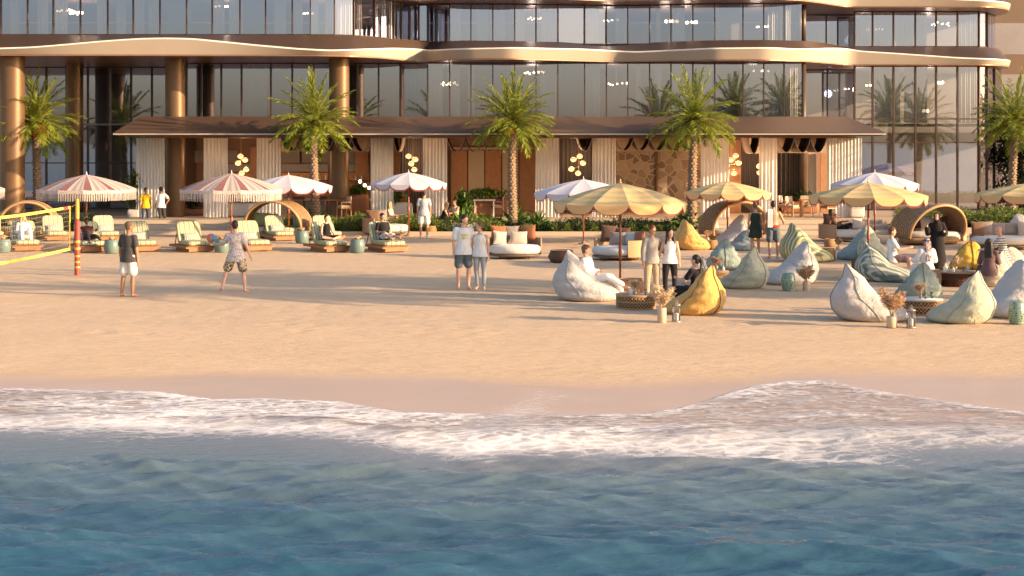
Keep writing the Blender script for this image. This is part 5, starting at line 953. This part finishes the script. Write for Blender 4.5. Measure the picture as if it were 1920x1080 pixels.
def person(loc, rz, label, P=None, sk='tan', top=None, bot=None, hair=(HB, 'short'), h=1.75, female=False, shoes=None, extra=None, cat='person'):
    P = P or {}; s = h / 1.75; o = thing('person', label, cat, loc, R(rz), None); o.scale = (s, s, s)
    S = SK[sk]; yaw = P.get('yaw', 0); T = V(P.get('t', (0, 0, 1))).normalized(); side0 = V((cos(R(yaw)), sin(R(yaw)), 0)); fw = side0.cross(T).normalized() * -1
    if fw.y > 0 and abs(yaw) < 90: fw = -fw
    side = T.cross(fw).normalized()
    if side.x * cos(R(yaw)) + side.y * sin(R(yaw)) < 0: side = -side
    legs = P.get('legs', [((.07, 0, -1), (.0, .03, -1)), ((-.07, 0, -1), (0, .03, -1))]); hipside = V((1, 0, 0)) if not P.get('hipyaw') else V((cos(R(P['hipyaw'])), sin(R(P['hipyaw'])), 0))
    def chain(zp):
        pel = V((0, 0, zp)) + V(P.get('off', (0, 0, 0))); J = {'pel': pel}; lo = 9
        for i, sg in enumerate((1, -1)):
            a, b = V(legs[i][0]).normalized(), V(legs[i][1]).normalized(); hp = pel + hipside * sg * .09; kn = hp + a * .43; an = kn + b * .41
            f = V(legs[i][2]).normalized() if len(legs[i]) > 2 else V((.18 * sg + fw.x * .3, -1, -.05)).normalized()
            J['hip', i], J['kn', i], J['an', i], J['ft', i] = hp, kn, an, an + f * .15 + V((0, 0, -.045 if abs(f.z) < .4 else 0)); lo = min(lo, an.z - .08)
        return J, lo
    J, lo = chain(P.get('zp', 1.0))
    if 'zp' not in P: J, lo = chain(1.0 - lo)
    pel = J['pel']; k = (.94 if female else 1)
    nb = pel + T * .52; J['nb'] = nb
    arms = P.get('arms', [((.2, .04, -1), (.03, -.15, -1)), ((-.2, .04, -1), (-.03, -.15, -1))])
    for i, sg in enumerate((1, -1)):
        sh = pel + T * .465 + side * sg * .172 * k; a, b = V(arms[i][0]).normalized(), V(arms[i][1]).normalized(); el = sh + a * .28; wr = el + b * .25; J['sh', i], J['el', i], J['wr', i], J['hd', i] = sh, el, wr, b
    hy = R(yaw + P.get('hy', 0)); hp_ = R(P.get('hp', 0)); hf = V((sin(hy) * cos(hp_), -cos(hy) * cos(hp_), sin(hp_))); HT = (T * P.get('neckf', .5) + V((0, 0, 1))).normalized(); hu = (HT - hf * HT.dot(hf)).normalized(); hs = hf.cross(hu) * -1; hs = hu.cross(hf)
    HM = Matrix((hs, -hf, hu)).transposed(); hc = nb + HT * .185 + hf * .025; J['hc'] = hc
    # one continuous body
    m = MB(); W = [(-.07, .11, .09), (-.02, .155, .112), (.06, .163 if not female else .172, .118), (.16, .14 if not female else .135, .1), (.23, .132 if not female else .115, .096), (.33, .15 * k, .112), (.41, .16 * k, .115), (.47, .15 * k, .095), (.51, .09, .075), (.54, .058, .06)]
    ringloft(m, [(pel + T * a, b, c) for a, b, c in W], side, fw)
    cap(m, nb - T * .03, nb + HT * .10, .056 * k, .052 * k)
    for i, sg in enumerate((1, -1)):
        cap(m, J['hip', i] + V((0, 0, 0)), J['hip', i].lerp(J['kn', i], .5), .088, .075); cap(m, J['hip', i].lerp(J['kn', i], .5), J['kn', i], .074, .052); c_ = J['kn', i].lerp(J['an', i], .3) - V(fw) * .012
        cap(m, J['kn', i], c_, .05, .054); cap(m, c_, J['an', i], .053, .034); hl = J['an', i] + V((0, 0, -.04)); cap(m, hl - (J['ft', i] - hl).normalized() * .02, hl, .034, .036); cap(m, hl, J['ft', i], .038, .028); cap(m, J['an', i], hl, .034, .036)
        cap(m, pel + T * .455 + side * sg * .12, J['sh', i], .052, .052); cap(m, J['sh', i], J['el', i], .052 * k, .039 * k); fm = J['el', i].lerp(J['wr', i], .3); cap(m, J['el', i], fm, .038 * k, .04 * k); cap(m, fm, J['wr', i], .04 * k, .026 * k); cap(m, J['wr', i], J['wr', i] + J['hd', i] * .07, .027, .032)
    m.ell(hc + hu * .02, (.074, .092, .098), 18, 0, HM); m.ell(hc - hu * .05 + hf * .02, (.056, .066, .062), 14, 0, HM); m.ell(hc - hu * .015 + hf * .095, (.011, .02, .017), 8, 0, HM); m.ell(hc - hu * .09 + hf * .055, (.024, .024, .02), 8, 0, HM)
    for sg in (1, -1): m.ell(hc + hs * sg * .076 - hu * .005, (.012, .02, .03), 8, 0, HM)
    body = vox(m, 'body', [S, EYE, LIPS], o, P.get('vs', .0125), 3)
    e = MB()
    for i, sg in enumerate((1, -1)):
        d = J['hd', i]; p0 = J['wr', i] + d * .085; up = V((0, 0, 1)) if abs(d.z) < .9 else V((0, -1, 0)); ac = d.cross(V((1, 0, 0)) if abs(d.x) < .7 else V((0, 0, 1))).normalized(); curl = (side * -sg * .5 + fw * .3)
        for q, (o_, L) in enumerate(((-.024, .062), (-.008, .072), (.008, .07), (.023, .056))):
            b0 = p0 + ac * o_; d1 = (d + curl * .25).normalized(); d2 = (d + curl * .9).normalized(); e.tube([b0 - d * .015, b0 + d1 * L * .5, b0 + d1 * L * .5 + d2 * L * .45, b0 + d1 * L * .5 + d2 * L * .5], [.009, .0085, .007, .003], 6)
        tb = J['wr', i] + d * .035 + fw * .02; e.tube([tb, tb + (d + fw * .9).normalized() * .035, tb + (d + fw * .9).normalized() * .035 + (d + fw * .2).normalized() * .03], [.012, .011, .006], 6)
    for sg in (1, -1): e.ell(hc + hu * .005 + hf * .086 + hs * sg * .031, (.012, .008, .006), 8, 1, HM); e.ell(hc + hu * .024 + hf * .086 + hs * sg * .031, (.017, .007, .004), 6, 1, HM)
    e.ell(hc - hu * .055 + hf * .083, (.022, .008, .007), 8, 2, HM)
    # join the fine details into the body mesh
    bm_ = body.data; v0 = [tuple(v.co) for v in bm_.vertices]; f0 = [tuple(p.vertices) for p in bm_.polygons]; nb_ = MB(); nb_.v = v0; nb_.f = f0; nb_.m = [0] * len(f0); nb_.add(e.v, e.f); nb_.m[len(f0):] = e.m
    me = bpy.data.meshes.new('body'); me.from_pydata(nb_.v, [], nb_.f); [me.materials.append(x) for x in (S, EYE, LIPS)]; me.polygons.foreach_set('material_index', nb_.m); me.polygons.foreach_set('use_smooth', [True] * len(nb_.f)); body.data = me; bpy.data.meshes.remove(bm_)
    # clothes
    if top:
        kind, mat, g = (top + (.018,))[:3]; m = MB(); low0 = .10 if kind == 'shirt' else .04; low = {'crop': .1, 'tank': -.03, 'tee': -.07, 'long': -.07, 'shirt': -.07}[kind]; up_ = .50 if kind != 'tank' else .42
        R_ = [(a, b + g, c + g) for a, b, c in W if low <= a <= up_]; R_ = [(a, b if a > .04 or kind == 'crop' else max(b, .196 + g), c if a > .04 or kind == 'crop' else max(c, .142 + g)) for a, b, c in R_]; R_ = [(low - low0, R_[0][1] + .006, R_[0][2] + .006)] + R_; R_[-1] = (R_[-1][0], R_[-1][1] * .97, R_[-1][2]); R_ += [(.505, .108, .088 + g)] if kind == 'tank' else []; 
        if kind != 'tank': R_.append((.515, .088 + g * .5, .075 + g * .5))
        ringloft(m, [(pel + T * a, b, c) for a, b, c in R_], side, fw)
        for i, sg in enumerate((1, -1)):
            if kind == 'tank' or kind == 'crop':
                cap(m, pel + T * .44 + side * sg * .10, pel + T * .50 + side * sg * .085, .055, .045); continue
            cap(m, pel + T * .455 + side * sg * .1, J['sh', i], .06 + g * .7, .06 + g * .7)
            if kind in ('tee', 'shirt'): cap(m, J['sh', i], J['sh', i].lerp(J['el', i], .62), .06 + g * .6, .056 + g * .9)
            else: cap(m, J['sh', i], J['el', i], .056 + g, .046 + g); cap(m, J['el', i], J['el', i].lerp(J['wr', i], .85), .044 + g, .036 + g)
        vox(m, {'tank': 'sleeveless_top', 'crop': 'top', 'tee': 't_shirt', 'long': 'long_sleeved_shirt', 'shirt': 'shirt'}[kind], mat, o, .014, 3)
    if bot:
        kind, mat, g = (bot + (.016,))[:3]; m = MB(); ringloft(m, [(pel + T * a, b + g * .7, c + g * .7) for a, b, c in W if -.1 < a < .13], side, fw)
        for i, sg in enumerate((1, -1)):
            hp2, kn, an = J['hip', i], J['kn', i], J['an', i]; e_ = {'shorts': .78, 'brief': .22, 'trousers': 1}[kind]; cap(m, hp2, hp2.lerp(kn, e_ * .5), .092 + g, .082 + g * (1.6 if kind == 'shorts' else 1)); cap(m, hp2.lerp(kn, e_ * .5), hp2.lerp(kn, e_), .082 + g * 1.2, .064 + g * (2.2 if kind == 'shorts' else 1))
            if kind == 'trousers': cap(m, kn, kn.lerp(an, .4), .06 + g, .056 + g); cap(m, kn.lerp(an, .4), kn.lerp(an, .94), .056 + g, .044 + g)
        vox(m, {'shorts': 'shorts', 'brief': 'swim_bottoms', 'trousers': 'trousers'}[kind], mat, o, .014, 3)
    if shoes:
        for i in range(2): m = MB(); hl = J['an', i] + V((0, 0, -.045)); cap(m, hl, J['ft', i], .048, .04); cap(m, J['an', i] + V((0, 0, -.01)), hl, .045, .046); vox(m, 'shoe', shoes, o, .014, 2)
    if hair:
        mat, st = hair; m = MB(); sh_ = hu * .018 - hf * .018
        m.ell(hc + hu * .02 + sh_ * 1.0, (.085, .098, .102), 18, 0, HM); m.ell(hc - hu * .03 - hf * .045, (.07, .06, .06), 14, 0, HM)
        if st == 'short': m.ell(hc + hu * .075 + hf * .02, (.07, .07, .05), 14, 0, HM)
        if st == 'long':
            for a in (-1, 0, 1): cap(m, hc + hu * .02 - hf * .045 + hs * .05 * a, nb - T * .13 - fw * .10 + side * .06 * a, .055, .045); 
            for a in (-1, 1): cap(m, hc + hs * .07 * a + hu * .02, nb + side * .10 * a - T * .09 + fw * .05, .035, .035)
        if st == 'pony': cap(m, hc + hu * .05 - hf * .10, hc - hu * .02 - hf * .15, .035, .032); cap(m, hc - hu * .02 - hf * .15, nb - fw * .13 - T * .12, .033, .018)
        if st == 'bun': m.ell(hc + hu * .09 - hf * .07, (.04, .04, .04), 10, 0, HM)
        vox(m, 'hair', mat, o, .012, 2)
    if extra: extra(o, J, T, side, fw, hc, hf, hu, hs, HM, pel)
    bpy.context.view_layer.update(); return o, J
def cloth(n, c): return fabric('cloth_' + n, c, .06, .5)
C_ = {k: cloth(k, c) for k, c in dict(charcoal=(.06, .055, .055), white=(.78, .77, .76), black=(.018, .016, .018), denim=(.12, .145, .16), ltdenim=(.36, .39, .41), jeans=(.05, .07, .12), dktrouser=(.05, .045, .05), yellow=(.72, .42, .02), greytee=(.48, .47, .48), ltshort=(.66, .64, .60), beige=(.42, .33, .23), green=(.025, .04, .03), plum=(.14, .09, .10), maroon=(.10, .02, .02), red=(.55, .05, .03), shirtgrey=(.33, .31, .29), cream=(.68, .60, .52)).items()}
def floral(name, a, b, sc, th=.5):
    t = NT(name); v = t.coord('Object'); n = t.noise(v, sc, 3, .6, 1.5); t.base(t.mix(t.ramp(n, [(th - .03, 0), (th + .03, 1)]), a, b)); t.set(rough=.9); t.bump(t.noise(v, 6, 4), .3, .03); return t.m
FLS = floral('floral_shirt_cloth', (.26, .17, .17), (.66, .60, .58), 26, .46); FLP = floral('floral_shorts_cloth', (.05, .045, .03), (.62, .50, .33), 18, .5); STT = striped('striped_tee_cloth', (.07, .08, .11), (.66, .64, .60), 2, 16); KEF = floral('scarf_cloth', (.12, .05, .06), (.50, .42, .44), 30, .5)
def dress(o, J, T, side, fw, hc, hf, hu, hs, HM, pel, mat=None, low=-.28, w0=.19, name='dress'):
    m = MB(); W = [(low, w0 + .04, .16), (-.05, w0, .135), (.05, .19, .13), (.2, .145, .115), (.33, .165, .13), (.42, .165, .13), (.50, .13, .1)]; ringloft(m, [(pel + T * a, b, c) for a, b, c in W], side, fw); vox(m, name, mat, o, .014, 3)
def abaya(o, J, T, side, fw, hc, hf, hu, hs, HM, pel):
    m = MB(); W = [(-.90, .30, .26), (-.6, .27, .23), (-.3, .24, .19), (0, .21, .16), (.2, .185, .145), (.36, .19, .15), (.46, .18, .13), (.53, .1, .095), (.57, .08, .08)]; ringloft(m, [(pel + T * a, b, c) for a, b, c in W], side, fw)
    for i, sg in enumerate((1, -1)): cap(m, pel + T * .45 + side * sg * .1, J['sh', i], .08, .08); cap(m, J['sh', i], J['el', i], .08, .085); cap(m, J['el', i], J['el', i].lerp(J['wr', i], .8), .085, .08)
    vox(m, 'abaya', C_['black'], o, .015, 4); m = MB(); m.ell(hc + hu * .02 - hf * .022, (.095, .105, .118), 16, 0, HM); cap(m, hc - hu * .10 - hf * .02, pel + T * .50, .085, .115); vox(m, 'headscarf', C_['black'], o, .012, 3)
def keff(o, J, T, side, fw, hc, hf, hu, hs, HM, pel):
    m = MB(); m.ell(hc + hu * .03 - hf * .02, (.10, .11, .11), 16, 0, HM)
    for a in (-.8, -.2, .4, .9): cap(m, hc + hs * .07 * a - hf * .07, pel + T * (.26 + .06 * sin(a * 5)) - fw * .135 + side * .07 * a, .045, .03)
    vox(m, 'headscarf', KEF, o, .013, 2); m = MB(); m.tube([hc + hu * .055 - hf * .012 + HM @ V((.105 * cos(a * pi / 8), .115 * sin(a * pi / 8), 0)) for a in range(16)], .014, 6, closed=True); m.build('head_cord', C_['black'], o, True)
def towel(o, J, T, side, fw, hc, hf, hu, hs, HM, pel):
    m = MB(); a = pel + T * .50 + side * .10; back = [a - fw * .14 - T * k * .09 for k in range(6)]; front = [a + fw * .13 - T * k * .09 for k in range(3, -1, -1)]; path = front + [a + T * .065 + fw * .03, a + T * .06 - fw * .06] + back
    n = len(path); vs = []
    for p in path: vs += [p - side * .075, p + side * .075]
    for p in path: vs += [p - side * .075 + (p - a).normalized() * .02, p + side * .075 + (p - a).normalized() * .02]
    m.add(vs, [(2 * i, 2 * i + 1, 2 * i + 3, 2 * i + 2) for i in range(n - 1)] + [(2 * n + 2 * i, 2 * n + 2 * i + 2, 2 * n + 2 * i + 3, 2 * n + 2 * i + 1) for i in range(n - 1)]); m.build('towel', WHITE, o, True)
    m = MB(); ringloft(m, [(pel + T * a_, b, c) for a_, b, c in ((.02, .19, .14), (.1, .185, .135))], side, fw); m.build('waistband', C_['red'], o, True)
D = lambda *a: a
dn = lambda s, out=.2, f=.04: ((s * out, f, -1), (s * .03, -.15, -1))
def print_(o, J, T, side, fw, hc, hf, hu, hs, HM, pel):
    m = MB(); B = Matrix((side, -fw, T)).transposed()
    for dz, w_, h_ in ((.36, .065, .03), (.29, .05, .028)): m.ell(pel + T * dz + fw * .135, (w_, .008, h_), 12, 0, B)
    m.build('shirt_print', mottled('lime_print', (.62, .60, .20), .9), o, True)
# standing
person(G(241, 556), 158, 'barefoot man in a dark tee and white shorts, seen from behind at the left', {'hy': -45, 'legs': [((.06, .05, -1), (.1, .06, -1)), ((-.05, -.04, -1), (-.05, .12, -1))]}, 'olive', ('tee', C_['charcoal'], .02), ('shorts', C_['ltshort'], .024), (HG, 'crop'), 1.74)
_, JB = person(G(443, 547), 172, 'barefoot man in a floral shirt and shorts, holding out a ball', {'yaw': 6, 'hy': 12, 't': (.06, 0, 1), 'legs': [((.38, 0, -1), (.22, .25, -1), (.5, -.8, -.1)), ((-.22, 0, -1), (-.12, .1, -1))], 'arms': [((.55, -.35, -.75), (1, -.35, .02)), ((-.45, .1, -1), (-.35, -.15, -1))]}, 'fair', ('shirt', FLS, .03), ('shorts', FLP, .026), (HB, 'short'), 1.72)
o_, J_ = _, JB
hd = _.matrix_world @ (JB['wr', 0] + JB['hd', 0] * .12 + V((0, 0, .13)))
t = NT('two_tone_ball'); v = t.coord('Object'); sp = t.nd('ShaderNodeSeparateXYZ'); t.L(v, sp.inputs[0]); t.base(t.ramp(t.math('ADD', t.math('MULTIPLY', sp.outputs[0], 3), .5), [(0, (.55, .16, .05)), (.56, (.55, .16, .05)), (.58, (.05, .22, .42)), (1, (.05, .22, .42))])); t.set(rough=.5)
m = MB(); m.ell((0, 0, 0), (.115, .115, .115), 20); b_ = m.build('ball', t.m, None, True); b_.location = hd; tag(b_, 'orange and blue ball in the outstretched hand of the man in the floral shirt', 'ball')
person(G(273, 423.5, .15), 20, 'man in a bright yellow tee and dark jeans standing on the steps', {'hy': 30}, 'olive', ('tee', C_['yellow']), ('trousers', C_['jeans'], .006), (HB, 'short'), 1.56, shoes=C_['white'])
person(G(302, 423.5, .15), 190, 'man in white tee and dark trousers, hand on hip, on the steps', {'hy': 20, 'legs': [((-.12, 0, -1), (.1, .03, -1)), ((-.1, 0, -1), (-.2, .03, -1))], 'arms': [((.25, .03, -1), (.1, -.2, -1)), ((-.7, .35, -.8), (.5, -.15, -.8))]}, 'olive', ('tee', C_['white']), ('trousers', C_['dktrouser'], .01), (HB, 'short'), 1.6, shoes=C_['black'])
person(G(869, 542), 8, 'barefoot man in white tee and denim shorts turning to the woman beside him', {'hy': 45, 'arms': [((.35, .25, -1), (.55, .2, -.6)), dn(-1)]}, 'fair', ('tee', C_['white'], .022), ('shorts', C_['denim'], .02), (HB, 'short'), 1.82, extra=print_)
person(G(900, 542), -10, 'woman in sleeveless white blouse and pale jeans beside the man in denim shorts', {'hy': -45, 'legs': [((.03, 0, -1), (.0, .06, -1)), ((-.02, 0, -1), (.08, .03, -1))]}, 'fair', ('tank', C_['white'], .03), ('trousers', C_['ltdenim'], .003), (HBR, 'bun'), 1.63, True)
person(G(795, 446), 182, 'man in a grey tee and pale shorts seen from behind, under the white parasol', {'hy': -15}, 'tan', ('tee', C_['greytee'], .02), ('shorts', C_['ltshort'], .026), (HB, 'short'), 1.78, shoes=C_['white'])
person(G(1222, 556), 18, 'man in grey sweater and beige trousers beside the woman in white tank top', {'hy': 15, 'arms': [((.4, .3, -.9), (.6, .2, -.4)), dn(-1)]}, 'tan', ('long', C_['shirtgrey'], .02), ('trousers', C_['beige'], .02), (HBR, 'short'), 1.66)
person(G(1256, 556), 0, 'woman with long dark hair in a white tank top and black trousers, standing', {'hy': 18, 'arms': [((.25, 0, -1), (.05, -.1, -1)), ((-.3, .2, -1), (-.3, .1, -1))]}, 'fair', ('tank', C_['white'], .012), ('trousers', C_['black'], .01), (HB, 'long'), 1.58, True)
person(G(1416, 484), 184, 'woman in a short dark green dress seen from behind, near the hooded daybed', {'hy': 10, 'legs': [((.03, 0, -1), (.0, .03, -1)), ((-.03, 0, -1), (0, .03, -1))]}, 'tan', None, None, (HBR, 'bun'), 1.72, True, extra=lambda *a: dress(*a, mat=C_['green']))
person(G(1450, 485), 176, 'shirtless man with a white towel over his shoulder and blue shorts', {'hy': -10, 'legs': [((.06, .0, -1), (.0, .12, -1)), ((-.08, 0, -1), (0, .03, -1))], 'arms': [dn(1, .3), ((-.5, .05, -1), (-.1, -.9, -.2))]}, 'tan', None, ('shorts', C_['denim'], .02), (HB, 'short'), 1.78, extra=towel)
person(G(1757, 508), -8, 'woman in a long black abaya and headscarf, gesturing with both hands', {'hy': -15, 'arms': [((.3, -.1, -1), (-.2, -.9, .25)), ((-.45, -.1, -1), (-.15, -.65, .75))]}, 'fair', None, None, None, 1.62, True, extra=abaya)
# seated
SEAT = lambda zp, **k: dict(zp=zp, **k)
person(G(1110, 560), 66, 'man in white shirt and trousers sitting back on a grey bean bag', SEAT(.46, t=(0, .32, 1), hy=18, legs=[((.1, -1, .12), (.0, -.62, -.72)), ((-.02, -1, .20), (.22, -.78, -.42))], arms=[((.3, -.15, -1), (-.55, -1, .0)), ((-.3, -.1, -1), (.4, -1, -.1))]), 'fair', ('long', C_['white'], .022), ('trousers', C_['white'], .024), (HBR, 'short'), 1.70)
person(G(1301, 583), 222, 'woman with dark ponytail and black top in the nearest mustard bean bag', SEAT(.46, off=(0, .06, 0), t=(0, .02, 1), hy=25, legs=[((.12, -1, .1), (.1, -.8, -.6)), ((-.12, -1, .1), (-.05, -.8, -.6))], arms=[((.3, -.6, -1), (-.1, -1, .2)), ((-.3, -.6, -1), (.1, -1, .1))]), 'fair', ('tee', C_['black']), ('trousers', C_['black'], .008), (HB, 'pony'), 1.62, True)
person(G(1672, 527), 88, 'young man in white tee on the striped bean bag, hands held out', SEAT(.62, off=(0, -.02, 0), t=(0, .05, 1), hy=-18, legs=[((.16, -1, -.0), (.05, -.25, -1)), ((-.12, -1, -.05), (0, -.2, -1))], arms=[((.2, -.45, -.85), (-.15, -1, .15)), ((-.2, -.5, -.8), (.1, -1, .22))]), 'fair', ('tee', C_['white'], .02), ('shorts', C_['plum'], .02), (HBR, 'short'), 1.68)
person(G(1738, 537), 192, 'person in white robe and patterned headscarf sitting on a wicker stool', SEAT(.52, t=(0, -.02, 1), hy=8, legs=[((.25, -1, 0), (.1, -.2, -1)), ((-.25, -1, 0), (-.1, -.2, -1))], arms=[((.42, -.3, -1), (.0, -1, -.1)), ((-.35, -.1, -1), (-.1, -1, .0))]), 'tan', ('long', C_['white'], .035), ('trousers', C_['white'], .03), None, 1.55, extra=keff)
person(G(1854, 542), 160, 'woman with long dark hair in dark clothes, seated left of the bald man', SEAT(.45, t=(0, .05, 1), hy=-20, legs=[((.35, -1, .15), (.3, -.6, -.8)), ((-.05, -1, .15), (0, -.6, -.8))], arms=[((.3, -.5, -1), (-.2, -1, 0)), ((-.3, -.5, -1), (.2, -1, 0))]), 'tan', ('long', C_['plum'], .02), ('trousers', C_['black'], .02), (HB, 'long'), 1.68, True)
person(G(1884, 522), -118, 'older bald man in a blue and white striped tee, seated and leaning left', SEAT(.60, t=(0, -.25, 1), hy=20, legs=[((.1, -1, -.1), (.05, -.1, -1)), ((-.1, -1, -.1), (0, -.1, -1))], arms=[((.2, -.6, -.8), (0, -1, -.2)), ((-.2, -.6, -.8), (0, -1, -.2))]), 'fair', ('tee', STT, .025), ('trousers', C_['dktrouser'], .02), None, 1.7)
person(G(1580, 452), 20, 'shirtless dark-skinned man in dark shorts reclining on the brown boxy sofa', SEAT(.50, off=(-.1, 0, 0), t=(-.62, .15, .75), hy=25, legs=[((.95, -.3, .35), (.55, -.2, -.8)), ((.95, -.45, .1), (.8, -.1, -.35))], arms=[((.35, -.3, -.8), (.7, -.3, .1)), ((-.25, -.1, -1), (-.1, -.4, -.8))]), 'dark', None, ('shorts', C_['black'], .015), (HB, 'short'), 1.68)
person(G(733, 436), 70, 'blond woman in a cream outfit sitting on the brown-backed daybed', SEAT(.52, t=(0, .12, 1), hy=-10, legs=[((.12, -1, .05), (.05, -.7, -.7)), ((-.1, -1, .2), (0, -.9, -.3))], arms=[((.2, -.4, -1), (0, -1, .1)), ((-.2, -.4, -1), (0, -1, .0))]), 'fair', ('tank', C_['cream'], .015), ('shorts', C_['cream'], .01), (HBL, 'long'), 1.6, True)
person(G(828, 436), -100, 'blond woman in black leaning back on the white daybed, by the red shorts', SEAT(.52, t=(0, .45, 1), hy=10, legs=[((.1, -1, .0), (0, -.25, -1)), ((-.1, -1, .05), (0, -.1, -1))], arms=[((.2, .5, -1), (0, .2, -1)), ((-.2, .5, -1), (0, .2, -1))]), 'fair', ('tank', C_['black'], .012), ('trousers', C_['black'], .03), (HBL, 'short'), 1.62, True)
person(G(855, 434), -35, 'dark-haired man in red shorts sitting on the round white daybed with raised knees', SEAT(.53, t=(0, -.15, 1), hy=-10, legs=[((.15, -.9, .5), (.05, -.2, -1)), ((-.15, -.95, .4), (0, -.1, -1))], arms=[((.15, -.7, -.6), (-.4, -.8, -.1)), ((-.15, -.7, -.6), (.4, -.8, -.1))]), 'tan', ('tank', C_['cream'], .012), ('shorts', C_['red'], .02), (HB, 'short'), 1.68)
def onlounger(i, lab, rec, legs, arms, **kw):
    l = LG[i]; return person(tuple(l.location), math.degrees(l.rotation_euler[2]), lab, SEAT(.47, off=(0, .10, 0), t=rec, legs=legs, arms=arms, hy=kw.pop('hy', 10)), **kw)
onlounger(5, 'dark-haired woman in a black sleeveless top sitting cross-legged on a lounger', (0, .22, 1), [((.6, -.9, .12), (-.9, -.5, -.15)), ((-.6, -.9, .12), (.9, -.5, -.15))], [((.2, -.3, -1), (.15, -.6, -.5)), ((-.2, -.2, -1), (-.1, -.7, -.5))], sk='fair', top=('tank', C_['black'], .015), bot=('shorts', C_['black'], .01), hair=(HB, 'bun'), h=1.6, female=True)
onlounger(6, 'man in a black tee and grey shorts reclining on the rightmost lounger', (0, .42, 1), [((.12, -1, .12), (.05, -1, -.12)), ((-.12, -1, .22), (0, -1, -.25))], [((.2, -.1, -1), (-.3, -.8, .1)), ((-.2, -.1, -1), (.3, -.8, .05))], sk='tan', top=('tee', C_['black'], .015), bot=('shorts', C_['greytee'], .02), hair=(HB, 'short'), h=1.72)
onlounger(0, 'blond woman in white clothes leaning back on the far-left lounger', (0, .55, 1), [((.12, -.8, .7), (.05, -.5, -.9)), ((-.1, -.85, .6), (0, -.5, -.9))], [((.3, -.3, -1), (.1, -.8, .3)), ((-.2, -.2, -1), (.2, -.8, 0))], sk='fair', top=('long', C_['white'], .02), bot=('trousers', C_['white'], .015), hair=(HBL, 'long'), h=1.68, female=True, hy=20)
onlounger(1, 'man in dark red top lying on the lounger behind the net post', (0, 1.1, .8), [((.12, -1, .1), (.05, -1, -.1)), ((-.12, -.9, .45), (0, -.7, -.6))], [((.3, .3, -.8), (.1, -.6, .5)), ((-.3, .2, -.8), (.2, -.8, .2))], sk='dark', top=('tee', C_['maroon'], .018), bot=('trousers', C_['black'], .01), hair=(HB, 'short'), h=1.72)
def outpalm(X_, Y_, seed, lab): palm(960, 0, Y_, 5.6, 1.3, lab, seed, z0=0).location = (X_, Y_, 0)
outpalm(15.2, 30.6, 21, 'palm on the sand just beyond the right edge, nearest the sea'); outpalm(18, 34, 22, 'palm on the sand just beyond the right edge, second from the sea'); outpalm(27, 31.5, 24, 'palm on the sand beyond the right edge, standing closest to the water'); 
# guests and more parasols just past the right edge, whose long shadows cross the sand
parasol('y', 2120, 41, 340, 372, 118, 'yellow parasol beyond the right edge of the view, nearest row', g3); parasol('y', 2150, 35.5, 335, 385, 130, 'yellow parasol beyond the right edge of the view, closest to the sea', g3); parasol('y', 2230, 47, 342, 367, 105, 'yellow parasol beyond the right edge of the view, second row', g3); parasol('y', 2080, 46, 342, 366, 110, 'yellow parasol beyond the right edge of the view, third row', g3); parasol('y', 2240, 52, 342, 364, 100, 'yellow parasol far beyond the right edge, by the planting', g3); parasol('w', 2060, 57, 330, 352, 85, 'white parasol beyond the right edge by the planting', g2)
